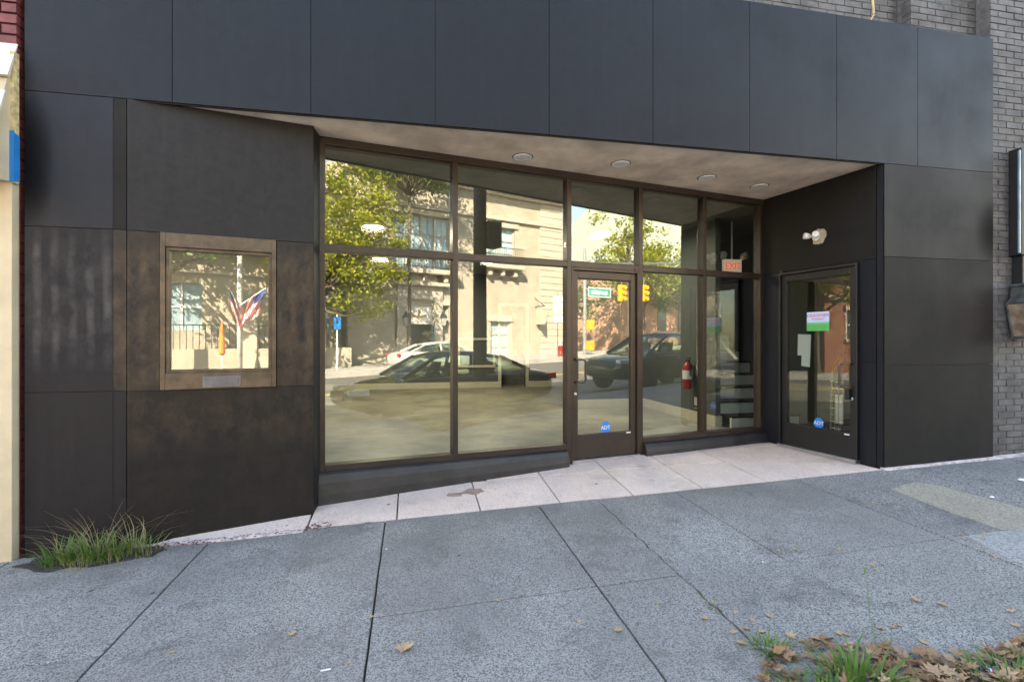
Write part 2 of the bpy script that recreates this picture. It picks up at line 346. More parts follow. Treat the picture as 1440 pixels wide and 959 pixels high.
# ------------------------------------------------------------------ ground
ground = struct(MB().slab([(-400,-500),(400,-500),(400,300),(-400,300)], lambda x,y: .034*x-1.2, lambda x,y: .034*x-.42).build('ground', ASPH))
KY, OKY = -.06, -14.0               # kerb lines on this side and across the street
def ROAD(x, y): return .034*x - .28
road = struct(MB().slab([(-150,OKY-.02),(150,OKY-.02),(150,KY+.02),(-150,KY+.02)], lambda x,y: ROAD(x,y)-.12, ROAD).build('road', ASPH))
YEL = M('yellow_road_paint', (.62, .40, .04), .7, var=.25, scale=9)
for yy in (-7.25, -7.5):
    struct(MB().slab([(-60,yy),(23,yy),(23,yy+.11),(-60,yy+.11)], lambda x,y: ROAD(x,y)-.002, lambda x,y: ROAD(x,y)+.004).build('centre_line', YEL))
for (y0, y1, nm) in ((KY-.15, KY, 'kerb'), (OKY, OKY+.15, 'kerb')):
    struct(MB().slab([(-60,y0),(60,y0),(60,y1),(-60,y1)], lambda x,y: ROAD(x,y)-.1, lambda x,y: .034*x-.022).build(nm, CONC_L, bevel=.015))
struct(MB().slab([(-80,-19),(80,-19),(80,OKY),(-80,OKY)], lambda x,y: ROAD(x,y)-.05, lambda x,y: .034*x-.02).build('far_sidewalk', CONC_L))

# sidewalk: bed of dirt with single slabs on it
sidewalk = struct(MB().slab([(-40,KY),(40,KY),(40,YF+.3),(-40,YF+.3)], lambda x,y: G(x,y)-.3, lambda x,y: G(x,y)-.018).build('sidewalk', JOINT))
def jag_edge(p, q, seed_axis, amp):
    """straight joint edge -> slightly ragged one; the wobble depends on place, so neighbours follow each other"""
    n = max(2, int(math.dist(p, q)/.06)); out = []
    for k in range(n):
        t = k/n; x, y = p[0]+(q[0]-p[0])*t, p[1]+(q[1]-p[1])*t
        w = mnoise.noise(Vector((x*9, y*9, 3.1)))*amp + mnoise.noise(Vector((x*31, y*31, 8.7)))*amp*.6
        if not k: w = 0
        out.append((x+w, y) if abs(q[1]-p[1]) > abs(q[0]-p[0]) else (x, y+w))
    return out
def slab_piece(poly, mat, nm='slab', lift=0., par=None, amp=.004, amps=None):
    pts = []
    for i in range(len(poly)): pts += jag_edge(poly[i], poly[(i+1) % len(poly)], 0, amps[i] if amps else amp)
    n = len(pts); cx = sum(p[0] for p in pts)/n; cy = sum(p[1] for p in pts)/n
    m = MB(); inn = [(p[0]+(cx-p[0])*.006, p[1]+(cy-p[1])*.006) for p in pts]
    vs = [(x, y, G(x,y)-.06) for x, y in pts] + [(x, y, G(x,y)+lift-.004) for x, y in pts] + [(x, y, G(x,y)+lift) for x, y in inn]
    fs = [(i, (i+1) % n, n+(i+1) % n, n+i) for i in range(n)] + [(n+i, n+(i+1) % n, 2*n+(i+1) % n, 2*n+i) for i in range(n)] + [tuple(range(2*n, 3*n))]
    return m.add(vs, fs).build(nm, mat, par or sidewalk, fixn=True)
XJ = [-8.84,-7.605,-6.37,-5.135,-3.9,-2.665,-1.43,-.197,1.04,1.55,2.277,3.5,4.735,5.97,7.2,8.44,9.7]
YJ = [-.05,.2,1.44,2.68,4.03]
rs = random.Random(3)
for i in range(len(XJ)-1):
    for j in range(len(YJ)-1):
        x0, x1, y0, y1 = XJ[i], XJ[i+1], YJ[j], YJ[j+1]
        if x0 >= 1.5 and x1 < 5 and y1 < 1.5 and x0 < 4.5: continue          # tree pit
        g = .005
        mat = CONC
        if x0 >= 3.4: mat = CONC_D if y1 > 3 else CONC
        slab_piece([(x0+g,y0+g),(x1-g,y0+g),(x1-g,y1-g),(x0+g,y1-g)], mat, lift=rs.uniform(-.003,.003), amps=(.003, .02 if x1 == 1.55 else .003, .003, .02 if x0 == 1.55 else .003))
pit = struct(MB().slab([(1.56,-.05),(4.73,-.05),(4.73,1.435),(1.56,1.435)], lambda x,y: G(x,y)-.1, lambda x,y: G(x,y)-.012).build('tree_pit_soil', M('soil', (.06,.045,.03), .95, var=.4, scale=15, bmp=.6, bscale=40)))
def gpoly(pix): return [on_ground(*p) for p in pix][::-1]
slab_piece(gpoly([(1253,688),(1285,678),(1316,682),(1440,716),(1500,733),(1500,760),(1440,746),(1408,744),(1340,722)]), CONC_Y, 'concrete_patch', .004, amp=.02)
slab_piece(gpoly([(1357,754),(1390,750),(1440,744),(1520,752),(1520,830),(1440,796),(1400,775)]), CONC_L, 'concrete_patch', .006, amp=.02)

# entrance tiles between the property line and the glazing
def TZ(x, y):
    f = max(0, min(1.2, (y-YF) / max(.3, (4.52+.185*(x+.766))-YF)))
    zf = CAMZ - 1.403 + .034*x
    zb = CAMZ + (-1.364 + (x+.78)*.0411 if x < 2.04 else -1.248 + (x-2.04)*.0078)
    return zf + (zb-zf)*f
def back_y(x): return 4.52+.185*(x+.766)+.1
entry = struct(MB().slab([(-2.0,YF-.002),(4.52,YF-.002),(4.24,back_y(4.24)),(-.76,back_y(-.76)),(-.79,4.28)], lambda x,y: G(x,y)-.2, lambda x,y: TZ(x,y)-.09).build('entry_floor', JOINT))
def tile_piece(poly):
    # fine strips so that the tile follows the ramp
    return MB().slab(poly, lambda x,y: TZ(x,y)-.12, TZ).build('tile', TILE, entry, bevel=.003)
TX = [-.78,-.11,.558,1.231,1.895,2.56,3.22,3.88,4.5]
for a, b in zip(TX, TX[1:]):
    g = .0055; xa, xb = a+g, b-g
    for y0, y1 in ((YF-.01, 4.66), (4.66, 5.32), (5.32, 5.9)):
        def rlim(y): return BC[0] + (BC[1]-y)*.185 - .004
        gy = .011; ya0 = y0+gy; P = []
        ta, tb = min(y1-gy, back_y(xa)), min(y1-gy, back_y(xb))
        if tb < y0+.03 : continue
        if ta < y0+.02: 
            xs = -.766 + (y0+.02-.1-4.52)/.185; P = [(xs, ya0),(xb, ya0),(xb, tb)]
        else: P = [(xa, ya0),(xb, ya0),(xb, tb),(xa, ta)]
        P = [(min(x, rlim(y)), y) for x, y in P]
        if max(p[0] for p in P)-min(p[0] for p in P) < .03: continue
        tile_piece(P)
# wedge of cracked terrazzo running out along the splayed wall
tile_piece([(-1.86,YF-.035),(-.79,YF-.03),(-.79,4.262),(-.9,4.25),(-1.7,4.10)])
LEDGE = M('chipped_mortar', (.58,.5,.49), .9, var=.35, scale=18, bmp=.6, bscale=50)
MB().slab([(-1.95,YF-.05),(-1.3,YF-.09),(-.8,YF-.075),(-.79,YF-.03),(-1.9,YF-.025)], lambda x,y: G(x,y)-.02, lambda x,y: G(x,y)+.012).build('mortar_edge', LEDGE, entry)
MB().slab([(4.5,YF-.05),(5.2,YF-.045),(5.87,YF-.05),(7.2,YF-.05),(7.2,YF+.02),(4.5,YF+.02)], lambda x,y: G(x,y)-.02, lambda x,y: G(x,y)+.015).build('mortar_edge', LEDGE, entry)

# ------------------------------------------------------------------ the shop front
shop = thing('storefront_building', 'dark grey panelled storefront with recessed angled glass front and grey brick above', 'building', (1.6, YF, .1))
ZS, ZT = CAMZ+1.73, CAMZ+3.11       # soffit level and top of the fascia
g = .0025
def panel(fr, u0, u1, z0, z1, mat=PANEL, v0=-.012, v1=.006, nm='cladding_panel', zb=None):
    if zb: return MB(fr).hexa([(u0+g,v0,zb(u0)),(u1-g,v0,zb(u1)),(u1-g,v1,zb(u1)),(u0+g,v1,zb(u0))], [(u0+g,v0,z1-g),(u1-g,v0,z1-g),(u1-g,v1,z1-g),(u0+g,v1,z1-g)]).build(nm, mat, shop, fixn=True)
    return MB(fr).box(u0+g, u1-g, v0, v1, z0+g, z1-g).build(nm, mat, shop, fixn=True)
FXJ = [-2.615,-1.70,-.75,.19,1.137,2.08,3.04,3.976,4.92,5.87]
for a, b in zip(FXJ, FXJ[1:]):
    panel(F0, a, b, ZS, ZT, PANEL)
gz = lambda x: G(x, YF)-.02
# left flank
XS = on_frame(F0, 160, 300)[0]
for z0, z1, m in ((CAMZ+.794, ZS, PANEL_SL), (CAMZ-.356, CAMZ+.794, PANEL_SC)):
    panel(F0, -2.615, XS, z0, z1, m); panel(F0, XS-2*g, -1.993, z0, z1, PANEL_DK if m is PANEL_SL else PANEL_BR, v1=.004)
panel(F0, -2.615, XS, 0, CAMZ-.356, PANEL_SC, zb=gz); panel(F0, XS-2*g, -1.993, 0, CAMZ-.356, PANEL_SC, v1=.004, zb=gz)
# splayed wall
LA = 1.243
gza = lambda u: TZ(*FA((u, 0, 0))[:2])-.02 if u > .15 else G(-2, YF)-.02
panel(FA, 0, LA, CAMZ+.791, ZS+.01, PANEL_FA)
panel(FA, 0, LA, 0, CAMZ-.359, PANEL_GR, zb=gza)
WU0, WZ1 = on_frame(FA, 225, 329); WU1 = on_frame(FA, 389, 338)[0]
WZ1, WZ0 = CAMZ+.795, CAMZ-.362
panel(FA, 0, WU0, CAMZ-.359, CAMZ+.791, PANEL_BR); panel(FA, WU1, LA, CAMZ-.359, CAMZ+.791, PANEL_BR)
# right flank
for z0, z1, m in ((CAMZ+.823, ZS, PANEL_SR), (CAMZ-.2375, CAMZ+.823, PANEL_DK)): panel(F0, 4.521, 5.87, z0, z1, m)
panel(F0, 4.521, 5.87, 0, CAMZ-.2375, PANEL_DK, zb=gz)
# return wall with the second door
DU0, DU1 = .30, 1.215; DZ1 = CAMZ+.80; LD = 1.434
panel(FD, 0, LD-.062, DZ1+.012, ZS+.01, PANEL_DK)
fz = lambda u: TZ(*FD((u, .02, 0))[:2])-.02
for u0, u1, m in ((.0, DU0, NAVY), (DU1, LD-.062, NAVY)):
    panel(FD, u0, u1, CAMZ-.21, DZ1+.012, m); panel(FD, u0, u1, 0, CAMZ-.21, m, zb=fz)
panel(FD, LD-.06, LD, 0, ZS, NAVY, zb=fz, v1=.004)
# solid wall behind the boards
def backing(fr, u0, u1, z0, z1, v0=-.14, v1=-.013): return MB(fr).box(u0, u1, v0, v1, z0, z1).build('wall', BLACK, shop, fixn=True)
backing(F0, -2.61, -1.98, -.3, ZT-.02, -.16); backing(F0, -2.0, 5.86, ZS+.03, ZT-.02, -.3)
backing(F0, 4.56, 5.86, -.1, ZS+.03, -.5, -.0125)
backing(FA, -.0, WU0, -.2, ZS+.02); backing(FA, WU1, LA-.002, -.2, ZS+.02); backing(FA, WU0, WU1, -.2, WZ0); backing(FA, WU0, WU1, WZ1, ZS+.02)
backing(FD, -.1, DU0, -.1, ZS+.05); backing(FD, DU1, LD-.01, -.1, ZS+.05); backing(FD, DU0, DU1, DZ1, ZS+.05)
MB().slab([FA((LA-.12,-.135,0))[:2], FA((LA,-.012,0))[:2], FG((-.004,.06,0))[:2], FG((.0,-.1,0))[:2], FG((-.2,-.1,0))[:2]], -.1, ZS+.01).build('wall', BLACK, shop, fixn=True)
# soffit
sp = [(-2.0,YF+.014),(4.52,YF+.014),(BC[0]+.05,BC[1]+.2),(-.766,4.52+.2),(-.80,4.40),(-2.0,4.16)]
soffit = MB().slab(sp, ZS+.012, ZS+.05).build('soffit', PLASTER, shop, fixn=True)
MB(F0).box(-1.98, 4.52, -.03, -.013, ZS-.004, ZS+.03).build('drip_edge', BLACK, shop)
for k, (px, py) in enumerate(((735,221),(873,230.5),(994,250),(1068,262))):
    x, y = on_z(px, py, ZS+.01)
    t = thing('recessed_light', ['first round recessed soffit light, above the fixed glass pane beside the entrance door', 'round recessed soffit light above the entrance door', 'round recessed soffit light above the narrow glass pane right of the entrance door', 'round recessed soffit light in the corner close to the side door wall'][k], 'light', (x, y, ZS), 'recessed soffit lights')
    prof = [(.064, .004), (.07, -.001), (.08, -.002), (.088, .004), (.09, .0115)]
    MB().lathe(prof, (x, y, ZS), 28).build('trim_ring', WHITE, t, smooth=True)
    MB().lathe([(.092, .0095), (.099, .0095), (.099, .0118), (.092, .0118)], (x, y, ZS), 28).build('dark_ring', BLACK, t)  # solid black ring drawn as the dark outline of the trim
    MB().lathe([(.066, .004), (.05, .001), (.001, .0)][::-1], (x, y, ZS), 28).build('lens', LENS, t, smooth=True)

# --- glazing
def gu(px): return on_frame(FG, px, 480)[0]
front = MB(FG).box(-.02, UEND, -.055, .055, ZS-.055, ZS+.01).build('storefront_window', BRONZE, shop, bevel=.004)
ZTR0, ZTR1 = CAMZ+.765, CAMZ+.82; ZB = CAMZ-1.115
UM = [0, gu(638.5), gu(797.5), gu(897.5), gu(987), UEND]
def fbar(nm, u0, u1, v0, v1, z0, z1, par=front, mat=BRONZE): return MB(FG).box(u0, u1, v0, v1, z0, z1).build(nm, mat, par, bevel=.003, fixn=True)
for i, u in enumerate(UM):
    w = .026 if i not in (0, 5) else .03
    zb = ZB if i in (0, 1, 4, 5) else TZ(*FG((u, 0, 0))[:2])-.01
    uu = u + (.01 if i == 0 else -.03 if i == 5 else 0)
    fbar('mullion', uu-w, uu+w, -.05, .05, zb, ZS-.055)
def bay(i): return UM[i] + (.04 if i == 0 else .026), UM[i+1] - (.06 if i == 4 else .026)
def glass(nm, fr, u0, u1, z0, z1, par, v=0): return MB(fr).box(u0, u1, v-.003, v+.003, z0, z1).build(nm, GLASS, par, fixn=True)
for i in range(5):
    u0, u1 = bay(i)
    fbar('transom', u0, u1, -.05, .05, ZTR0, ZTR1)
    glass('pane', FG, u0, u1, ZTR1, ZS-.055, front)
    for z0, z1 in ((ZTR1, ZTR1+.012), (ZS-.067, ZS-.055)): fbar('glazing_bead', u0, u1, .006, .03, z0, z1)
    if i == 2: continue
    fbar('sill_rail', u0, u1, -.05, .055, ZB, ZB+.055)
    glass('pane', FG, u0, u1, ZB+.055, ZTR0, front)
# painted base under the panes: sloping, rounded curb
def curb(u0, u1):
    n = 8; prof = [(-.06,0),(.12,0),(.115,.35),(.10,.7),(.08,.92),(.05,1.0),(-.06,1.0)]
    m = MB(FG); rings = []
    for k in range(n+1):
        u = u0+(u1-u0)*k/n; zb = TZ(*FG((u,.1,0))[:2])-.02; rings.append([(u, v, zb+(ZB-zb)*h) for v, h in prof])
    vs = [p for r in rings for p in r]; q = len(prof); fs = [tuple(range(q)), tuple(range(n*q,(n+1)*q))[::-1]]
    for k in range(n):
        for a in range(q): fs.append((k*q+a,(k+1)*q+a,(k+1)*q+(a+1)%q,k*q+(a+1)%q))
    m.add(vs, fs).build('base_curb', M('worn_black_paint', (.02,.0175,.018), .5, var=.35, scale=5, bmp=.2, bscale=30), shop, fixn=True, bevel=.006)
curb(-.02, UM[2]-.03); curb(UM[3]+.03, UEND)

# --- doors: stiles, rails, glass, pull handle, lock, sticker
STK = M('sticker_blue', (.0, .19, .62), .4, var=.05)
def door(fr, u0, u1, z0, z1, hinge_right, label, sticker, lockbox=False):
    D = MB(fr).box(u0, u0+.022, -.05, .052, z0, z1).box(u1-.022, u1, -.05, .052, z0, z1).box(u0+.022, u1-.022, -.05, .052, z1-.03, z1).build('door', BRONZE if fr is FG else BLACK, shop, bevel=.003, fixn=True)
    D['label'] = label; mt = BRONZE if fr is FG else BLACK
    a, b = u0+.026, u1-.026; sw = .062; kz = z0+.255
    def pc(nm, x0, x1, zz0, zz1, v0=-.02, v1=.026): return MB(fr).box(x0, x1, v0, v1, zz0, zz1).build(nm, mt, D, bevel=.004, fixn=True)
    pc('stile', a, a+sw, z0+.012, z1-.034); pc('stile', b-sw, b, z0+.012, z1-.034)
    pc('rail', a+sw, b-sw, z1-.034-.075, z1-.034); pc('kick_rail', a+sw, b-sw, z0+.012, kz)
    MB(fr).box(a+sw, b-sw, 0, .006, kz, z1-.109).build('pane', GLASS, D, fixn=True)
    for zz in (kz, z1-.119): pc('glazing_bead', a+sw, b-sw, zz, zz+.01, .007, .022)
    MB(fr).box(u0, u1, -.06, .075, z0-.03, z0+.008).build('threshold', STEEL, D, fixn=True)
    hu = b-sw/2-.012 if not hinge_right else a+sw/2
    hz = z0+.93 if fr is FG else z0+.86; s = -1 if hinge_right is False else 1
    off = .085*s
    pts = [(hu, .026, hz-.12), (hu, .07, hz-.12), (hu+off*.35, .085, hz-.12), (hu+off*.8, .088, hz-.115), (hu+off, .088, hz-.095), (hu+off, .088, hz+.095), (hu+off*.8, .088, hz+.115), (hu+off*.35, .085, hz+.12), (hu, .07, hz+.12), (hu, .026, hz+.12)]
    MB(fr).tube(pts, .0115, 10).build('handle', BRONZE_L, D, smooth=True)
    MB(fr).lathe([(.017, .026), (.017, .034), (.011, .038)], (hu, 0, hz-.24), 14, 'y').build('lock_cylinder', STEEL, D)
    pc('door_closer', (a if hinge_right is False else b-.03), (a+.03 if hinge_right is False else b), z1-.03, z1+.03, .03, .058)
    su, sz = sticker
    o8 = MB(fr); n = 8; r = .062 if fr is FG else .058
    ring = [(su+r*math.cos(math.pi/8+2*math.pi*k/n), sz+r*1.1*math.sin(math.pi/8+2*math.pi*k/n)) for k in range(n)]
    st = o8.prism(ring, .0068, .0086).build('sticker', STK, D, fixn=True)
    me = text_mesh('ADT', .058, WHITE, .0006)
    T = link('lettering', me); ang = math.atan2(fr.u[1], fr.u[0]); q = fr((su, .0098, sz))
    T.matrix_world = Matrix.Translation(q) @ Matrix.Rotation(ang, 4, 'Z') @ Matrix.Rotation(R(90), 4, 'X') @ Matrix.Shear('XY', 4, (.25, 0)) if False else Matrix.Translation(q) @ Matrix.Rotation(ang, 4, 'Z') @ Matrix.Rotation(R(90), 4, 'X')
    if fr is FD: T.matrix_world = Matrix.Translation(q) @ Matrix.Rotation(ang, 4, 'Z') @ Matrix.Rotation(R(90), 4, 'X')
    T.parent = D
    lw = MB(fr).box(b-sw-.06, b-sw-.005, .022, .027, kz-.016, kz-.004).build('label_strip', WHITE, D, fixn=True)
    if lockbox: MB(fr).box(hu-.035, hu+.005, .026, .085, hz-.25, hz-.14).build('key_box', BLACK, D, bevel=.006, fixn=True)
    return D
du0, du1 = UM[2]+.026, UM[3]-.026
zd = TZ(*FG(((du0+du1)/2, .05, 0))[:2])+.012
door(FG, du0, du1, zd, ZTR0, True, 'bronze framed glass entrance door with blue round sticker low on its glass', on_frame(FG, 851, 601))
zd2 = TZ(*FD(((DU0+DU1)/2, .05, 0))[:2])+.03
sd_ = door(FD, DU0, DU1, zd2, DZ1, False, 'black framed glass side door with flyer and papers taped on its glass', on_frame(FD, 1152, 595), True)
# flyer and sheets of paper on the side door glass
FLY = nodes('flyer_print'); m_, nt_, ns_, ls_, b_ = FLY
sp_ = ns_.new('ShaderNodeSeparateXYZ'); ls_.new(pos(ns_), sp_.inputs[0]); rp_ = ns_.new('ShaderNodeValToRGB')
mr_ = ns_.new('ShaderNodeMapRange'); ls_.new(sp_.outputs[2], mr_.inputs['Value'])
fu0, fz1 = on_frame(FD, 1135.5, 439.5); fu1, fz0 = on_frame(FD, 1167, 465)
mr_.inputs['From Min'].default_value = fz0; mr_.inputs['From Max'].default_value = fz1; ls_.new(mr_.outputs[0], rp_.inputs[0])
e_ = rp_.color_ramp.elements; e_[0].color = (.08,.42,.12,1); e_[0].position = .3; e_[1].color = (.55,.66,.9,1); e_[1].position = .6
q_ = e_.new(.42); q_.color = (.15,.55,.2,1); q_ = e_.new(.48); q_.color = (.45,.6,.9,1); ls_.new(rp_.outputs[0], b_.inputs['Base Color'])
fly = tag(MB(FD).box(fu0, fu1, .0075, .0095, fz0, fz1).build('flyer', m_, fixn=True), 'small landscape flyer with green field and pink lettering taped on the side door', 'flyer')
PINK = M('pink_print', (.6,.05,.2), .5)
for s_, dz, h_ in (('DRAWNER', .3, .052), ('PLUMBING', .12, .03)):
    T = link('lettering', text_mesh(s_, h_, PINK, .0004)); q = FD(((fu0+fu1)/2, .0102, (fz0+fz1)/2+dz*(fz1-fz0)))
    T.matrix_world = Matrix.Translation(q) @ Matrix.Rotation(math.atan2(FD.u[1], FD.u[0]), 4, 'Z') @ Matrix.Rotation(R(90), 4, 'X'); T.parent = fly
for k, (xa, ya, xb, yb, lb) in enumerate(((1121,470,1140,500,'white sheet of paper taped inside the side door below the flyer'), (1126,495,1139,515,'small torn white note taped inside the side door under the larger sheet'))):
    a_, za = on_frame(FD, xa, ya); b2, zb2 = on_frame(FD, xb, yb)
    tag(MB(FD).prism([(a_,zb2),(b2-.01,zb2-.01),(b2,za-.006),(a_+.008,za)], -.006-.003*k, -.0045-.003*k).build('paper_sheet', WHITE, fixn=True), lb, 'paper')
# twin flood lamp on its bare patch above the side door
lu, lz = on_frame(FD, 1150, 333)
fl = thing('flood_light', 'small white twin-head security light on a bare patch above the side door', 'light', FD((lu, 0, lz)))
PATCH = M('bare_filler', (.42,.36,.29), .9, var=.2, scale=25, bmp=.3)
rp = random.Random(5); pp = [(lu+.015+(.085+rp.uniform(-.018,.018))*math.cos(a*.42), lz-.01+(.09+rp.uniform(-.02,.02))*math.sin(a*.42)) for a in range(15)]
MB(FD).prism(pp, .006, .009).build('filler_patch', PATCH, shop, fixn=True)
MB(FD).lathe([(.045,.009),(.045,.022),(.03,.03)], (lu-.01,0,lz), 18, 'y').build('base', WHITE, fl)
for s, dd in ((-1,.03), (1,.0)):
    hx = lu-.02+s*.035
    MB(FD).tube([(lu-.01,.025,lz),(hx,.06,lz+.004)], .01, 8).build('arm', WHITE, fl)
    c0 = Vector((hx,.055,lz+.008)); dr = Vector((s*.5+.1,.8,.1)).normalized()
    hd = MB(FD).tube([c0-dr*.01, c0+dr*.02, c0+dr*.055, c0+dr*.06], [.02,.034,.036,.033], 14).build('lamp_head', WHITE, fl, smooth=True)
# small window in the splayed wall with mail slot under it
win = MB(FA).box(WU0+.003, WU0+.035, -.1, .022, WZ0+.003, WZ1-.003).box(WU1-.035, WU1-.003, -.1, .022, WZ0+.003, WZ1-.003).box(WU0+.035, WU1-.035, -.1, .02, WZ1-.105, WZ1-.003).box(WU0+.035, WU1-.035, -.1, .02, WZ0+.003, WZ0+.125).build('window', BRONZE_L, shop, bevel=.003, fixn=True)
win['label'] = 'small bronze framed window with a mail slot under it'
iu0, iu1, iz0, iz1 = WU0+.035, WU1-.035, WZ0+.125, WZ1-.105
for u0, u1, z0, z1 in ((iu0, iu0+.024, iz0, iz1), (iu1-.024, iu1, iz0, iz1), (iu0+.024, iu1-.024, iz1-.024, iz1), (iu0+.024, iu1-.024, iz0, iz0+.024)):
    MB(FA).box(u0, u1, -.06, .004, z0, z1).build('frame', BRONZE_L, win, bevel=.003, fixn=True)
glass('pane', FA, iu0+.024, iu1-.024, iz0+.024, iz1-.024, win, -.03)
mu0, mz1 = on_frame(FA, 286, 529); mu1, mz0 = on_frame(FA, 339, 543)
ms = MB(FA).box(mu0, mu1, .02, .03, mz0, mz1).build('mail_slot', M('dull_metal', (.14,.14,.155), .4, .7), win, bevel=.003, fixn=True)
MB(FA).prism([(mu0+.012,mz0+.014),(mu1-.012,mz0+.014),(mu1-.012,mz1-.008),(mu0+.012,mz1-.008)], .03, .037).build('flap', M('flap_grey', (.11,.11,.125), .4, .5), ms, fixn=True, bevel=.002)

# --- grey painted brick above the fascia and at the right
bme = MB().box(-.1,.1,-.05,.05,-.0285,.0285).mesh('brick', GBRICK)
brick_bases = {}
def bricks(par, x0, x1, yface, z0, z1, mat_me, dx=.212, dz=.0672, seed=1, bl=.2, bh=.057, cap=300):
    rr = random.Random(seed); r = 0; z = z0; n = 0
    while z < z1:
        x = x0 - (dx/2 if r % 2 else 0)
        while x < x1 - .02:
            a, b = max(x, x0), min(x+bl, x1)
            if b-a > .03 and n < cap:
                o = link('brick', mat_me, par, ((a+b)/2, yface+.05+rr.uniform(-.0025,.0025), z+bh/2)); o.scale = ((b-a)/bl, 1, 1); n += 1
            x += dx
        z += dz; r += 1
up = MB().box(-2.6, 5.05, 4.36, 4.7, ZT-.1, 8.4).build('upper_wall', mat_brick('grey_brickwork', (.12,.115,.118), (.08,.078,.08)), shop)
XP = 5.04
up2 = MB().box(XP+.005, 5.88, 4.21, 4.5, ZT-.1, 8.4).build('upper_pier', GMORT, shop)
up1 = MB().box(2.8, XP-.01, 4.352, 4.36, ZT-.1, 5.3).build('upper_wall_face', GMORT, shop)
bricks(up1, 2.9, XP-.02, 4.345, ZT-.06, 5.2, bme, seed=1)
bricks(up2, XP, 5.875, 4.203, ZT-.06, 5.2, bme, seed=2)
pier = MB().hexa([(5.884,4.075,-.1),(7.4,4.075,-.1),(7.4,4.6,-.1),(5.884,4.6,-.1)], [(5.884,4.075,8.4),(7.4,4.075,8.4),(7.4,4.6,8.4),(5.884,4.6,8.4)]).build('brick_pier', GMORT, shop, fixn=True)
bricks(pier, 5.882, 6.52, 4.066, .21, 5.2, bme, seed=3)
MB().tube([(5.02,4.19,ZT+.005),(5.0,4.1,ZT+.03)], .01, 6).build('conduit', GMORT, shop)
WOODY = M('bare_wood', (.55,.38,.18), .7)
x_, z_ = on_frame(F0, 1228, 18); tag(MB().tube([(x_, 4.1, ZT-.005),(x_+.06,4.09,ZT+.09),(x_+.09,4.12,ZT+.14),(x_+.1,4.14,ZT+.3)], [.004,.009,.011,.011], 8).build('wire_end', WOODY), 'loose tan cable end hanging down onto the fascia from the brickwork', 'cable')
# bulk of the building (side, back and roof), kept dark inside
SH = M('outer_render', (.2,.19,.18), .9)
MB().box(-2.61,-2.5,4.21,13.6,-.4,8.4).box(6.9,7.4,4.61,13.6,-.4,8.4).box(-2.61,7.4,13.6,13.8,-.4,8.4).box(-2.61,7.4,4.2,13.8,8.4,8.6).build('outer_wall', SH, shop)

# ------------------------------------------------------------------ inside the shop
FZ = CAMZ-1.2; CZ = 3.2
inside = thing('shop_interior', 'empty grey walled shop room behind the tall glass panes', 'room', (1.5, 9, FZ)); inside['kind'] = 'structure'; del inside['category']; del inside['label']
ip = [(-2.45,4.28),(-2.0,4.22),(-.85,4.47),(-.75,4.56),(BC[0]+.02,BC[1]+.04),(4.7,4.7),(6.85,4.7),(6.85,13.5),(-2.45,13.5)]
MB().slab(ip, FZ-.1, FZ).build('floor', IFLOOR, inside, fixn=True)
MB().slab(ip, CZ, CZ+.06).build('ceiling', ICEIL, inside, fixn=True)
YB = 12.75
def iwall(*b, nm='wall', m=IWALL): return MB().box(*b).build(nm, m, inside)
px0 = 2.72
iwall(-2.5,2.3,YB,YB+.15,FZ,CZ); iwall(2.95,4.2,YB,YB+.15,FZ,CZ); iwall(2.3,2.95,YB,YB+.15,FZ+2.1,CZ)
WIA, WIB = 1.45, 2.35
iwall(px0,4.18,8.5,8.62,FZ,CZ); iwall(4.18,4.26,6.27,13.4,FZ,CZ); iwall(-2.5,-2.42,4.3,13.4,FZ,CZ); iwall(5.35,5.45,5.0,13.4,FZ,CZ)
for b in ((-2.42,2.22,YB-.015,YB),(3.03,4.2,YB-.015,YB),(px0-.015,px0,8.485,8.62),(px0,4.18,8.485,8.5),(4.165,4.18,6.27,8.5),(4.165,4.275,6.255,6.27),(-2.42,-2.405,4.4,YB)):
    MB().box(b[0],b[1],b[2],b[3],FZ,FZ+.15).build('baseboard', TRIM, inside)
# back wall: cream cased doorway and pass-through
for b in ((2.22,2.3),(2.95,3.03)): MB().box(b[0],b[1],YB-.02,YB+.02,FZ,FZ+2.18).build('door_casing', TRIM, inside)
MB().box(2.3,2.95,YB-.02,YB+.02,FZ+2.1,FZ+2.18).build('door_casing', TRIM, inside)
for b in ((1.16,1.22,FZ+.58,FZ+1.22),(2.08,2.14,FZ+.58,FZ+1.22)): MB().box(b[0],b[1],YB-.03,YB,b[2],b[3]).build('hatch_casing', TRIM, inside)
for z in (FZ+.52, FZ+1.22): MB().box(1.16,2.14,YB-.04,YB,z,z+.06).build('hatch_casing', TRIM, inside)
MB().box(2.35,2.7,13.3,13.36,FZ+.6,FZ+1.9).build('daylight_panel', WHITE, inside)  # white paint stands in for daylight in the back door's window
# stairs behind the side wall
st = thing('staircase', 'interior stairs with pale risers and dark treads beside the side door', 'stairs', (4.8, 6.3, FZ))
for k in range(11):
    y = 6.05+.26*k; z = FZ+.175*k
    MB().box(4.275,5.34,y,y+.03,z,z+.15).build('riser', WHITE, st); MB().box(4.275,5.34,y-.025,y+.26,z+.15,z+.175).build('tread', BLACK, st)
MB().tube([(4.33,6.0,FZ+.95),(4.33,8.9,FZ+.95+1.95)], .022, 8).build('handrail', TRIM, st)
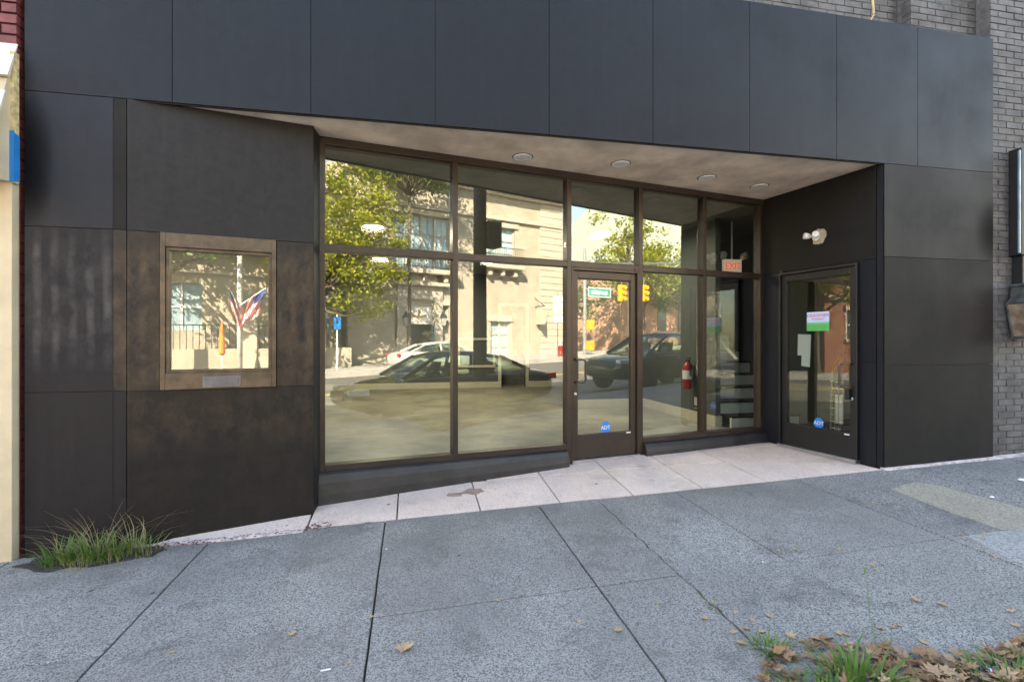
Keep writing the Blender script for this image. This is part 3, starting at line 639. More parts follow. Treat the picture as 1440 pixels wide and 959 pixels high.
# ceiling lights, lit
k = 0
for x2, y in ((-.54,7.5),(-.62,10.4),(2.9,7.3),(1.6,10.4)):
    if 1:
        c = thing('ceiling_light', 'lit round white ceiling light inside the shop', 'light', (x2, y, CZ-.02), 'lit ceiling lights inside the shop')
        MB().lathe([(.15,-.045),(.165,-.03),(.165,-.005),(.15,0)], (x2,y,CZ-.02), 28).build('shade_rim', WHITE, c, smooth=True)
        MB().lathe([(.001,-.06),(.09,-.055),(.145,-.046)], (x2,y,CZ-.02), 28).build('diffuser', LAMP, c, smooth=True)
        ld = bpy.data.lights.new('ceiling_bulb', 'AREA'); ld.shape = 'DISK'; ld.size = .38; ld.energy = 6; ld.color = (1,.95,.85)
        lo = bpy.data.objects.new('ceiling_bulb', ld); COL.objects.link(lo); lo.location = (x2,y,CZ-.1); lo.parent = c; lo.matrix_parent_inverse = world_of(c).inverted()
# exit sign with emergency lamps, hung from the ceiling
ex, ey = 4.55, 6.4
es = thing('exit_sign', 'white exit sign with red letters and two emergency lamps', 'sign', (ex, ey, CAMZ+1.0))
ez = CAMZ+1.07
MB().box(ex-.16,ex+.12,ey-.03,ey+.03,ez-.1,ez+.1).build('housing', M('exit_face', (.8,.75,.7), .5, emit=(1,.85,.75), es=.035), es, bevel=.006)
EX = M('exit_red', (.7,.03,.02), .5, emit=(1,.06,.03), es=.1)
T = link('lettering', text_mesh('EXIT', .125, EX, .002)); T.matrix_world = Matrix.Translation((ex-.02,ey-.033,ez)) @ Matrix.Rotation(R(90),4,'X'); T.parent = es; T.matrix_parent_inverse = world_of(es).inverted()
for s in (-1, 1):
    MB().tube([(ex-.02+s*.15,ey,ez+.1),(ex-.02+s*.17,ey-.02,ez+.15),(ex-.02+s*.18,ey-.07,ez+.15)], [.02,.05,.055], 12).build('lamp_head', WHITE, es, smooth=True)
MB().tube([(ex-.02,ey,ez+.1),(ex-.02,ey,CZ)], .012, 8).build('stem', WHITE, es)
# fire extinguisher and socket on the side wall
fx, fy = 4.16, 6.82
zf0 = CAMZ-.72
fe = thing('fire_extinguisher', 'red fire extinguisher hanging on the grey interior wall', 'extinguisher', (fx-.09, fy, zf0))
MB().lathe([(.05,0),(.068,.02),(.068,.33),(.055,.37),(.02,.39),(.02,.41)], (fx-.085,fy,zf0), 20).build('cylinder', RED, fe, smooth=True)
MB().lathe([(.0695,.15),(.0695,.28)], (fx-.085,fy,zf0), 20).build('label_band', WHITE, fe)
MB().box(fx-.1,fx-.07,fy-.06,fy+.02,zf0+.41,zf0+.44).box(fx-.095,fx-.075,fy-.09,fy+.01,zf0+.46,zf0+.475).build('valve', BLACK, fe)
MB().tube([(fx-.085,fy-.02,zf0+.42),(fx-.085,fy-.1,zf0+.38),(fx-.085,fy-.1,zf0+.2)], .012, 8).build('hose', BLACK, fe)
MB().box(fx-.02,fx+.005,fy-.03,fy+.03,zf0+.3,zf0+.36).build('bracket', BLACK, fe)
tag(MB().box(4.172,4.1785,6.72,6.79,FZ+.24,FZ+.36).build('socket_plate', WHITE, bevel=.003), 'white socket plate low on the grey interior wall under the extinguisher', 'socket')
# folding cart and floor fan just inside the side door
LIME = M('lime_frame', (.28,.36,.05), .4, .2)
ct = thing('folding_cart', 'lime green wire cart with white crate standing inside the side door', 'cart', (5.0, 5.2, FZ))
cx, cy = 5.02, 4.98
for s in (-.2, .2):
    MB().tube([(cx+.0,cy+s,FZ+.1),(cx+.03,cy+s,FZ+.9),(cx+.1,cy+s*.8,FZ+1.02)], .012, 8).build('upright', LIME, ct)
    MB().lathe([(.07,-.015),(.08,-.01),(.08,.01),(.07,.015)], (cx,cy+s*1.15,FZ+.08), 18, 'y').build('wheel', BLACK, ct)
for kk in range(8): MB().tube([(cx-.02,cy-.2,FZ+.15+.08*kk),(cx-.02,cy+.2,FZ+.15+.08*kk)], .004, 6).build('wire', STEEL, ct)
for kk in range(7): MB().tube([(cx-.024,cy-.18+.06*kk,FZ+.12),(cx-.024,cy-.18+.06*kk,FZ+.75)], .004, 6).build('wire', STEEL, ct)
MB().box(cx+.03,cx+.3,cy-.17,cy+.17,FZ+.2,FZ+.55).build('crate', WHITE, ct, bevel=.01)
fn = thing('floor_fan', 'small dark round floor fan inside the side door', 'fan', (4.72, 4.62, FZ))
MB().lathe([(.14,-.03),(.155,0),(.14,.03)], (4.85,4.7,FZ+.17), 24, 'x').build('cage_ring', BLACK, fn)
for a in range(5):
    t_ = a*2*math.pi/5; MB().hexa([(4.84,4.7,FZ+.17),(4.86,4.7+.12*math.cos(t_),FZ+.17+.12*math.sin(t_)),(4.84,4.7+.12*math.cos(t_+.6),FZ+.17+.12*math.sin(t_+.6))],[(4.845,4.7,FZ+.17),(4.865,4.7+.12*math.cos(t_),FZ+.17+.12*math.sin(t_)),(4.845,4.7+.12*math.cos(t_+.6),FZ+.17+.12*math.sin(t_+.6))]).build('blade', STEEL, fn)
MB().box(4.78,4.92,4.6,4.8,FZ,FZ+.025).build('base', BLACK, fn)
# ------------------------------------------------------------------ neighbours
nb = thing('neighbour_shop', 'cream painted neighbouring shop with shingled awning roof and red brick above', 'building', (-4.5, 4.0, -.1))
NX = -2.655
MB().box(-9.0, NX, 4.06, 13.6, -.5, 8.0).build('wall', mat_brick('far_red_brick', (.15,.03,.03), (.035,.012,.012)), nb)
rme = MB().box(-.1,.1,-.05,.05,-.0285,.0285).mesh('red_brick', RBRICK)
rw = MB().box(-4.2, NX+.002, 4.03, 4.062, 3.30, 5.2).build('brick_wall', RMORT, nb)
bricks(rw, -3.9, NX+.006, 4.015, 3.36, 5.0, rme, seed=8, bl=.2, bh=.06, dz=.073)
zc = lambda x: G(x,4.0)-.03
for x0, x1 in ((-2.86, NX), (-4.6, -4.4), (-6.8,-6.6)):
    MB().hexa([(x0,3.985,zc(x0)),(x1,3.985,zc(x1)),(x1,4.055,zc(x1)),(x0,4.055,zc(x0))],[(x0,3.985,2.56),(x1,3.985,2.56),(x1,4.055,2.56),(x0,4.055,2.56)]).build('post', CREAM, nb, bevel=.004, fixn=True)
MB().box(-9,-2.86,4.0,4.058,-.3,.62).build('stall_riser', CREAM, nb); MB().box(-9,-2.86,4.01,4.058,2.3,2.56).build('fascia_board', CREAM, nb)
for x0, x1 in ((-4.4,-2.86),(-6.6,-4.6)): MB().box(x0,x1,4.03,4.04,.62,2.3).build('shop_window', GLASS_FAR, nb)
MB().box(NX-.004, NX+.02, 3.975, 4.02, 2.55, 3.44).build('edge_trim', M('stripped_wood', (.5,.38,.2), .8, var=.35, scale=25, bmp=.4), nb, fixn=True)
# mansard: end cheek, deck and single shingles
A, B_ = (4.0, 3.42), (3.745, 2.53)
MB(Frame((NX-.03,0),(0,1),(1,0))).prism([A,(4.0,2.56),(B_[0],2.53)], 0, .028).build('cheek', CREAM, nb, fixn=True)
MB(Frame((-9,0),(0,1),(1,0))).prism([A,(4.0,2.56),(B_[0],2.53)], 0, NX-.03+9).build('awning_deck', CREAM, nb, fixn=True)
L_ = math.hypot(A[0]-B_[0], A[1]-B_[1]); ang = math.atan2(A[1]-B_[1], A[0]-B_[0])
shm = MB().hexa([(-.085,0,0),(.085,0,0),(.085,.27,0),(-.085,.27,0)], [(-.085,0,.022),(.085,0,.022),(.085,.27,.006),(-.085,.27,.006)]).mesh('shingle', SHING)
rr = random.Random(4)
for r in range(5):
    for k in range(19):
        x = NX-.065-.174*k-(.087 if r % 2 else 0)
        s = .19*r-.02
        o = link('shingle', shm, None, (x, B_[0]+s*math.cos(ang)-.012, B_[1]+s*math.sin(ang)+.004), (ang-.0, 0, rr.uniform(-.01,.01))); put(o, nb)
tag(MB().box(NX-.035, NX+.024, 3.966, 3.9745, 2.555, 2.9).add([(NX+.0215,3.9745,2.56),(NX+.0235,3.9745,2.56),(NX+.0235,4.02,2.57),(NX+.0215,4.02,2.57),(NX+.0215,3.9745,2.89),(NX+.0235,3.9745,2.89),(NX+.0235,4.02,2.88),(NX+.0215,4.02,2.88)], [(0,3,2,1),(4,5,6,7),(0,1,5,4),(1,2,6,5),(2,3,7,6),(3,0,4,7)]).build('painters_tape', BLUE), 'strip of blue tape stuck over the edge of the cream awning', 'tape')
nr = thing('neighbour_block', 'tall grey brick neighbouring building beyond the lantern', 'building', (12, 4.3, .3))
MB().box(7.4, 22, 4.2, 13.6, -.3, 8.6).build('wall', mat_brick('grey_brickwork_far', (.12,.115,.118), (.08,.078,.08)), nr)
for k in range(4):
    for z in (1.2, 4.6): MB().box(8.6+3.4*k, 10.2+3.4*k, 4.17, 4.199, z, z+1.7).build('window', GLASS_FAR, nr)
# sign board edge and lantern on the grey pier
sb = thing('sign_board', 'black framed sign board on the grey brick pier above the lantern', 'sign', (6.5, 4.0, 2.3))
zs0, zs1 = 2.36, 3.46
MB().box(6.115, 7.3, 3.95, 4.064, zs0, zs1).build('panel', BLACK, sb, bevel=.006)
MB().box(6.098, 6.1145, 3.955, 3.972, zs0+.02, zs1-.03).build('edge_strip', M('blue_grey_metal', (.3,.38,.45), .35, .5), sb)
MB().box(6.16, 7.3, 3.97, 4.064, 2.05, 2.357).build('bracket_plate', BLACK, sb)
ln = thing('wall_lantern', 'weathered copper wall lantern with tapered glass on the grey brick pier', 'lantern', (6.18, 3.95, 1.5))
lx, ly = 6.19, 3.925
VERD = M('aged_copper', (.075,.085,.085), .5, .5, var=.4, scale=14, bmp=.2)
AMBER = M('dusty_lantern_glass', (.2,.15,.11), .25, var=.35, scale=9)
def fr4(r, z): return [(lx-r,ly-r,z),(lx+r,ly-r,z),(lx+r,ly+r,z),(lx-r,ly+r,z)]
MB().hexa(fr4(.088,1.53), fr4(.122,1.86)).build('glass_body', AMBER, ln, fixn=True)
for sx in (-1,1):
    for sy in (-1,1): MB().tube([(lx+sx*.09,ly+sy*.09,1.52),(lx+sx*.124,ly+sy*.124,1.87)], .011, 6).build('corner_bar', VERD, ln)
MB().hexa(fr4(.135,1.865), fr4(.105,1.92)).hexa(fr4(.105,1.921), fr4(.10,2.04)).hexa(fr4(.115,2.041), fr4(.108,2.065)).build('cap', VERD, ln, fixn=True)
MB().hexa(fr4(.1,1.5), fr4(.1,1.53)).build('base', VERD, ln, fixn=True)
MB().tube([(lx,ly,1.53),(lx,ly,1.68)], .016, 8).build('candle', WHITE, ln)
MB().box(lx-.05,lx+.05,4.03,4.064,1.6,2.0).box(lx-.02,lx+.02,ly+.09,4.04,1.93,1.97).build('wall_plate', VERD, ln)

# ------------------------------------------------------------------ weeds, leaves, litter
GRASS = mat_leaf('grass_blades', [(.06,.15,.025),(.1,.21,.035),(.15,.23,.05),(.08,.18,.03)], .3)
STRAW = mat_leaf('straw', [(.4,.32,.17),(.3,.24,.12),(.24,.22,.1)], .2)
def blades(m, cx, cy, n, h, spread, rnd, w=.006, lean=.8, rx=.1, ry=.06):
    for _ in range(n):
        a = rnd.uniform(0, 6.283); r = math.sqrt(rnd.random()); x = cx+rx*r*math.cos(a); y = cy+ry*r*math.sin(a)
        L = h*rnd.uniform(.45,1.1); da = a+rnd.uniform(-.7,.7); le = lean*r*rnd.uniform(.4,1.3)+.1; z = G(x,y)-.01
        px_, py_ = -math.sin(da), math.cos(da); vs = []; n_ = 4; ww = w*rnd.uniform(.7,1.3)
        for k in range(n_+1):
            t = k/n_; q = le*t*t*L; zz = z + L*(t - .42*le*t*t); u = ww*(1-t**1.6)+.0004
            X, Y = x+math.cos(da)*q, y+math.sin(da)*q
            Y = min(Y, YF-.02+ (0 if x < -1.9 or x > 0 else 0))
            vs += [(X-px_*u, Y-py_*u, zz), (X+px_*u, Y+py_*u, zz)]
        m.add(vs, [(2*k,2*k+1,2*k+3,2*k+2) for k in range(n_)])
rn = random.Random(11)
wc = thing('weed_clump', 'overgrown clump of green grass and dry stalks at the foot of the dark wall', 'weeds', (-2.15, 3.85, G(-2.15,3.85)))
r4 = random.Random(9); MB().slab([(-2.08+(.42 if math.cos(a*.25) > 0 else .5)*math.cos(a*.25)*r4.uniform(.85,1.1), min(YF-.012, 3.9+.17*math.sin(a*.25)*r4.uniform(.7,1.2))) for a in range(25)], lambda x,y: G(x,y)-.01, lambda x,y: G(x,y)+.006).build('soil', JOINT, wc, fixn=True)
m = MB()
for cx, cy, n, h in ((-2.3,3.86,80,.19),(-2.12,3.84,110,.22),(-1.95,3.88,80,.2),(-1.82,3.9,30,.13)): blades(m, cx, cy, n, h, .1, rn, .0045, .75, .11, .08)
m.build('green_blades', GRASS, wc)['kind'] = 'stuff'
m = MB()
for cx, cy, n, h in ((-2.3,3.88,30,.34),(-2.08,3.88,44,.42),(-1.88,3.9,32,.34),(-1.75,3.86,20,.2),(-2.15,3.76,50,.12),(-1.95,3.8,30,.14)): blades(m, cx, cy, n, h, .1, rn, .0022, 1.1, .11, .07)
m.build('dry_stalks', STRAW, wc)['kind'] = 'stuff'
def gthing(px, py, n, h, label, rx=.1, ry=.08, w=.006, straw=0):
    x, y = on_ground(px, py); t = thing('grass_tuft', label, 'grass', (x, y, G(x,y)), 'grass tufts by the tree pit'); m = MB(); blades(m, x, y, n, h, .1, rn, w, 1.0, rx, ry); m.build('blades', GRASS, t)['kind'] = 'stuff'
    if straw: m = MB(); blades(m, x, y, straw, h*.8, .1, rn, w*.5, 1.3, rx*1.2, ry*1.2); m.build('dry_blades', STRAW, t)['kind'] = 'stuff'
gthing(1200, 965, 90, .17, 'tall broad-bladed green grass tuft growing out of the leaf litter', .15, .1, .008)
gthing(1150, 985, 70, .1, 'low spread of green grass in front of the tall tuft', .16, .1, .007)
gthing(1085, 915, 70, .07, 'small green weed tuft in the cracked sidewalk joint', .07, .08, .005, 30)
gthing(1425, 960, 160, .1, 'dense dark green grass patch at the edge of the leaf litter', .22, .13, .005)
gthing(1000, 850, 26, .035, 'tiny yellowing weeds sprouting along the sidewalk crack', .02, .1, .004, 20)
gthing(519, 733, 14, .03, 'tiny green sprout at the edge of the entrance tiles', .03, .015, .005)
x, y = on_ground(1232, 905)
tag(MB().tube([(x,y,G(x,y)),(x+.02,y+.05,G(x,y)+.1),(x+.1,y+.14,G(x,y)+.2),(x+.15,y+.2,G(x,y)+.235)], [.002,.0018,.0015,.001], 5).tube([(x+.13,y+.18,G(x,y)+.226),(x+.155,y+.2,G(x,y)+.236),(x+.178,y+.21,G(x,y)+.232)], [.003,.007,.002], 6).build('grass_stalk', GRASS), 'single thin seed stalk leaning over the sidewalk', 'grass')
# dry leaves: lobed, curled
LEAF = mat_leaf('dry_leaf', [(.18,.09,.05),(.36,.2,.1),(.1,.055,.035),(.5,.34,.2),(.27,.13,.07),(.3,.2,.07)], .15)
LEAF_Y = mat_leaf('yellow_leaf', [(.55,.42,.05),(.5,.35,.08)], .2)
def leaf_verts(rnd, s):
    n = 15; lob = [1.0,.55,.92,.5,.8,.42,.55,.3]; pts = []
    prof = [1.0,.6,.95,.5,.85,.45,.6,.25,.6,.45,.85,.5,.95,.6]
    k = len(prof); cu = rnd.uniform(.15,.5)
    for i in range(k):
        a = 2*math.pi*i/k; r = prof[i]*s*rnd.uniform(.85,1.1)*.5
        x, y = r*math.cos(a), r*.85*math.sin(a); pts.append((x, y, cu*(x*x+y*y)/s*2*rnd.uniform(.5,1.3)+.002))
    c = (0,0,.004); return [c]+pts, [(0,1+i,1+(i+1)%k) for i in range(k)]
lm = []
for k in range(5):
    vs, fs = leaf_verts(random.Random(20+k), .1); lm.append(MB().add(vs, fs).mesh('leaf', LEAF))
lmy = MB().add(*leaf_verts(random.Random(31), .1)).mesh('leaf', LEAF_Y)
spots = [(567,912,1.25),(869,886,.75),(410,893,.6),(700,845,.35),(815,875,.4),(1084,868,.55),(1058,873,.45),(1035,862,.4),(1005,848,.4),(990,870,.6),(1110,895,.75),(1145,898,.5),(1180,892,.55),(1190,893,.5),(1255,883,.5),(1290,845,.7),(1325,850,.7),(1225,795,.45),(1180,773,.4),(1095,775,.35),(1240,885,.55),(1045,905,.8),(1070,890,.6),(1150,905,.5),(1210,838,.3),(1385,752,.5),(1376,757,.6),(1355,758,.45),(1400,785,.35),(1300,905,.5),(1420,860,.5),(1430,880,.6),(588,889,.3),(491,933,.3),(1265,880,.3),(1050,885,.5),(1030,890,.6),(952,800,.3),(930,775,.3)]
for k, (px, py, s) in enumerate(spots):
    x, y = on_ground(px, py); o = link('fallen_leaf', lm[k % 5], None, (x, y, G(x,y)+.004), (rn.uniform(-.15,.15), rn.uniform(-.15,.15), rn.uniform(0,6.28))); o.scale = (s, s, s)
    if k == 0: tag(o, 'large curled brown leaf lying alone on the open sidewalk slab', 'leaf', 'dry leaves scattered on the sidewalk')
    elif 24 < k < 29: tag(o, 'dry brown leaf caught in the broken sidewalk joint by the pale patch', 'leaf', 'dry leaves scattered on the sidewalk')
    else: tag(o, 'small dry brown leaf lying on the grey sidewalk', 'leaf', 'dry leaves scattered on the sidewalk')
for px, py, s in ((522,868,.35),(1228,707,.35),(1118,773,.4),(243,917,.3),(1233,800,.3),(925,848,.25)):
    x, y = on_ground(px, py); o = link('yellow_leaf', lmy, None, (x, y, G(x,y)+.004), (0,0,rn.uniform(0,6))); o.scale = (s,s,s); tag(o, 'little yellow leaf on the grey sidewalk', 'leaf', 'yellow leaves scattered on the sidewalk')
m = MB()
for _ in range(520):
    u = rn.random(); px = 1065+rn.random()**.8*420; lim = 914 - 14*math.sin((px-1065)/60) - max(0,(px-1330))*.12 + max(0, 1130-px)*.4
    py = lim + abs(rn.gauss(0,1))*60
    x, y = on_ground(px, py)
    if x < 1.35 or y < .0 or y > 2.4: continue
    vs, fs = leaf_verts(rn, rn.uniform(.035,.1)); e = Matrix.LocRotScale((x,y,G(x,y)+rn.uniform(.006,.03)), None, None) @ Matrix.Rotation(rn.uniform(0,6.28),4,'Z') @ Matrix.Rotation(rn.uniform(-.4,.4),4,'X') @ Matrix.Rotation(rn.uniform(-.35,.35),4,'Y')
    m.add([e @ Vector(v) for v in vs], fs)
tag(m.build('leaf_litter', LEAF), 'drift of brown dry leaves over the tree pit at the sidewalk edge', 'leaves', kind='stuff')
# grit and paint chips below the splayed wall
CHIP = M('paint_chips', (.16,.05,.055), .9, var=.5, scale=60)
m = MB()
for _ in range(420):
    x = rn.uniform(-1.8,-.6); y = YF-.05+rn.gauss(0,.03)+max(0,(x+1.3))*.17*rn.random(); s = rn.uniform(.002,.009)
    z = TZ(x,y) if y > YF-.035 and x > -1.86 else G(x,y)+.01
    m.hexa([(x-s,y-s*.6,z),(x+s,y-s*.7,z),(x+s*.6,y+s,z)], [(x-s,y-s*.6,z+s*.5),(x+s,y-s*.7,z+s*.5),(x+s*.6,y+s,z+s*.5)])
tag(m.build('paint_chips', CHIP), 'crumbs of dark red paint scattered along the entrance edge', 'debris', kind='stuff')
for px, py, s, nm, lb in ((1437,676,.035,'paper_scrap','crumpled white paper scrap on the dark asphalt by the grey pier'),(1395,700,.02,'plastic_scrap','clear flattened plastic scrap on the dark asphalt'),(543,773,.007,'paper_scrap','tiny white paper bit beside the sidewalk joint'),(1073,791,.008,'paper_scrap','tiny white paper bit on the joint near the weeds'),(1391,943,.025,'bottle_cap','shiny silver scrap among the brown leaves')):
    x, y = on_ground(px, py); z = G(x,y)+.006; r3 = random.Random(px)
    pl = [(x+s*math.cos(a*1.05)*r3.uniform(.6,1.1), y+s*math.sin(a*1.05)*r3.uniform(.6,1.1)) for a in range(6)]
    mb = MB().hexa([(a,b,z) for a,b in pl], [(a*.6+x*.4+.004,b*.6+y*.4,z+s*r3.uniform(.2,.5)) for a,b in pl]); tag(mb.build(nm, STEEL if 'silver' in lb else LENS if 'plastic' in lb else WHITE, fixn=True), lb, 'litter')
x, y = on_ground(461, 943)
tag(MB().tube([(x-.03,y-.003,G(x,y)+.006),(x+.012,y+.003,G(x,y)+.006)], .0035, 8).build('cigarette_end', LENS), 'white cigarette end lying on the grey sidewalk', 'litter')
STAIN = M('coffee_stain', (.3,.2,.16), .7, var=.3, scale=12)
for (sx_, sy_, rr_) in ((.55, 4.43, .07), (.38, 4.40, .05)):
    r3 = random.Random(int(sx_*100)); MB().slab([(sx_+rr_*1.6*math.cos(a*.45)*r3.uniform(.7,1.1), sy_+rr_*math.sin(a*.45)*r3.uniform(.6,1.1)) for a in range(14)], lambda x,y: TZ(x,y)-.001, lambda x,y: TZ(x,y)+.002).build('spill_stain', STAIN, entry)
# ------------------------------------------------------------------ across the street (seen mirrored in the panes)
def GZ(x): return .034*x - .02
STONE = M('limestone', (.36,.325,.265), .85, var=.14, scale=1.5, bmp=.15, bscale=20)
STONE_L = M('limestone_trim', (.43,.39,.325), .8, var=.1, scale=2)
OY = -18.0
BX0, BX1 = 5.2, mirrored(790, 480, OY)[0]
ob = thing('stone_building', 'pale limestone two-storey building with balcony windows across the street', 'building', (12, OY-6, .3))
CX = mirrored(590, 460, OY)[0]
def orect(px0, py1, px1, py0, Y=OY):
    xa = mirrored(px0, 480, Y)[0]; xb = mirrored(px1, 480, Y)[0]; xm = (px0+px1)/2
    return xa, xb, mirrored(xm, py0, Y)[1], mirrored(xm, py1, Y)[1]
W2 = orect(553, 303, 632, 379); W3 = orect(681, 320, 724, 373); DR = orect(571, 429, 609, 492); N1 = orect(555, 430, 563, 478); N2 = orect(623, 430, 631, 478); GD = orect(690, 452, 717, 506)
H1 = mirrored(788, 292, OY)[1]
def wallgrid(x0, x1, z0, z1, holes, y, th, mat, par):
    xs = sorted({x0, x1, *[h[0] for h in holes], *[h[1] for h in holes]}); m = MB()
    for a, b in zip(xs, xs[1:]):
        hs = sorted([(h[2], h[3]) for h in holes if h[0] <= a+1e-6 and h[1] >= b-1e-6]); z = z0
        for p, q in hs:
            if p > z: m.box(a, b, y-th, y, z, p)
            z = q
        m.box(a, b, y-th, y, z, z1)
    return m.build('wall', mat, par)
wallgrid(BX0, BX1-1.9, -.4, H1, [W2, W3, DR, N1, N2, GD], OY, .35, STONE, ob)
MB().box(BX0, BX1-.3, OY-12, OY-.4, -.4, H1+.3).build('core', M('dark_room', (.05,.05,.05), .9), ob)
zz = -.4; k = 0
while zz < H1-.05:                                     # coursed corner pier
    MB().box(BX1-1.9+.002, BX1, OY-.36, OY+.12, zz+.02, min(zz+.42, H1)).build('stone_course', STONE_L, ob, bevel=.025); zz += .44
MB().box(BX1-1.89, BX1-.02, OY-.34, OY+.08, -.4, H1).build('pier_core', STONE, ob)
MB().box(BX1-.02, BX1+.0, OY-12, OY-.37, -.4, H1).build('side_wall', STONE, ob)
for z0, z1, p in ((H1-1.55,H1-1.35,.2),(H1,H1+.2,.3),(H1+.2,H1+.38,.6),(H1+.38,H1+.62,.95),(H1+.62,H1+1.6,.15)):
    MB().box(BX0-.2, BX1+p, OY-12, OY+p, z0, z1).build('cornice', STONE_L, ob, bevel=.03)
PANE = M('sky_painted_pane', (.30,.42,.48), .1, var=.25, scale=.8, spec=.9)  # blue sky reflection put into the base colour of the panes
PAINT = M('bluegrey_frame', (.42,.4,.34), .6)
def owin(rc, cols, rows, name='window', y=OY-.22):
    x0, x1, z0, z1 = rc; w = MB().box(x0, x1, y-.06, y-.03, z0, z1).build(name, PANE, ob)
    t = .07
    for i in range(cols+1):
        x = x0+(x1-x0)*i/cols; MB().box(max(x0,x-t), min(x1,x+t), y-.03, y+.08, z0, z1).build('mullion', PAINT, w)
    for j in range(rows+1):
        z = z0+(z1-z0)*j/rows; MB().box(x0, x1, y-.03, y+.04, max(z0,z-.035), min(z1,z+.035)).build('glazing_bar', PAINT, w)
    for i in range(cols):
        x = x0+(x1-x0)*(i+.5)/cols; MB().box(x-.018, x+.018, y-.03, y+.03, z0, z1).build('glazing_bar', PAINT, w)
    MB().box(x0-.2, x1+.2, OY, OY+.1, z1+.02, z1+.3).build('lintel', STONE_L, w); return w
owin(W2, 4, 3); owin(W3, 2, 3); owin(N1, 1, 4); owin(N2, 1, 4); owin(GD, 2, 3, 'glazed_door')
IRON = M('wrought_iron', (.03,.035,.04), .5)
for rc in (W2, W3):
    x0, x1, z0, z1 = rc; x0 -= .25; x1 += .25
    bl = MB().box(x0-.1, x1+.1, OY, OY+.75, z0-.3, z0-.05).build('balcony', STONE_L, ob, bevel=.03)
    for z in (z0+.05, z0+.95): MB().box(x0, x1, OY+.66, OY+.7, z, z+.05).build('rail', IRON, bl)
    n = int((x1-x0)/.16)
    for i in range(n+1): x = x0+(x1-x0)*i/n; MB().box(x-.012, x+.012, OY+.67, OY+.69, z0-.05, z0+.95).build('baluster', IRON, bl)
    for i in range(3): x = x0+(x1-x0)*(i+.5)/3; MB().box(x-.14, x+.14, OY, OY+.5, z0-.75, z0-.3).build('bracket', STONE_L, bl, bevel=.08)
# entrance: surround, curved pediment, transom panel with gold bird emblem, one leaf ajar
x0, x1, z0, z1 = DR; cx = (x0+x1)/2; z0 = GZ(cx)
en = MB().box(x0-.55, x0, OY, OY+.16, z0, z1+.3).box(x1, x1+.55, OY, OY+.16, z0, z1+.3).box(x0-.55, x1+.55, OY, OY+.18, z1+.3, z1+1.1).box(x0-.85, x1+.85, OY, OY+.5, z1+1.1, z1+1.3).build('entrance', STONE_L, ob, bevel=.02)
MB(Frame((0,OY),(1,0),(0,1))).prism([(cx+1.0*math.cos(a*math.pi/10), z1+1.3+.7*math.sin(a*math.pi/10)) for a in range(11)], 0, .3).build('pediment', STONE_L, en, fixn=True)
zt = z1-1.05
MB().box(x0, x1, OY-.2, OY-.16, zt, z1).build('transom_panel', WHITE, en)
GOLD = M('gold_leaf', (.55,.36,.08), .4, .4)
MB(Frame((cx,OY-.158),(1,0),(0,1))).prism([(0,zt+.2),(.09,zt+.4),(.06,zt+.62),(.14,zt+.72),(-.02,zt+.85),(-.08,zt+.6),(-.08,zt+.4)], 0, .02).prism([(.06,zt+.42),(.45,zt+.55),(.4,zt+.42),(.1,zt+.3)], 0, .02).prism([(-.06,zt+.42),(-.45,zt+.55),(-.4,zt+.42),(-.1,zt+.3)], 0, .02).build('emblem', GOLD, en, fixn=True)
MB().box(x0, cx, OY-.2, OY-.15, z0, zt-.06).build('door_leaf', M('dark_door', (.03,.03,.035), .4), en)
MB(Frame((x1-.03,OY-.15),(-.35,.94),(.94,.35))).box(0, cx-x0, 0, .05, z0+.02, zt-.06).build('door_leaf', M('blue_door', (.10,.22,.30), .4), en, fixn=True)
MB().box(x0-.02, x1+.02, OY-.2, OY+.02, zt-.06, zt).build('transom_bar', STONE_L, en)
for i in range(4): MB().box(x0-.9+.15*i, x1+.9-.15*i, OY, OY+1.3-.3*i, z0-.05+.14*i-.14, z0-.05+.14*i).build('step', STONE_L, en)
for px in (569, 621):
    x = mirrored(px, 450, OY)[0]; z = mirrored(px, 458, OY)[1]
    t = MB().hexa([(x-.1,OY+.12,z),(x+.1,OY+.12,z),(x+.1,OY+.32,z),(x-.1,OY+.32,z)], [(x-.16,OY+.06,z+.45),(x+.16,OY+.06,z+.45),(x+.16,OY+.38,z+.45),(x-.16,OY+.38,z+.45)]).build('wall_lantern', M('lantern_glass_far', (.35,.36,.36), .2), en, fixn=True)
    MB().hexa([(x-.2,OY+.02,z+.45),(x+.2,OY+.02,z+.45),(x+.2,OY+.42,z+.45),(x-.2,OY+.42,z+.45)], [(x-.03,OY+.19,z+.8),(x+.03,OY+.19,z+.8),(x+.03,OY+.25,z+.8),(x-.03,OY+.25,z+.8)]).build('lantern_cap', IRON, t, fixn=True)
sg0 = orect(746, 432, 772, 462)
pb = MB().box(sg0[0]+.37, sg0[0]+.43, OY+.14, OY+1.1, sg0[2]+.25, sg0[3]-.15).build('projecting_sign', STONE_L, ob)
MB().tube([(sg0[0]+.4,OY,sg0[3]),(sg0[0]+.4,OY+1.1,sg0[3])], .03, 6).tube([(sg0[0]+.4,OY,sg0[3]+.6),(sg0[0]+.4,OY+1.0,sg0[3])], .02, 6).build('sign_bracket', IRON, pb)
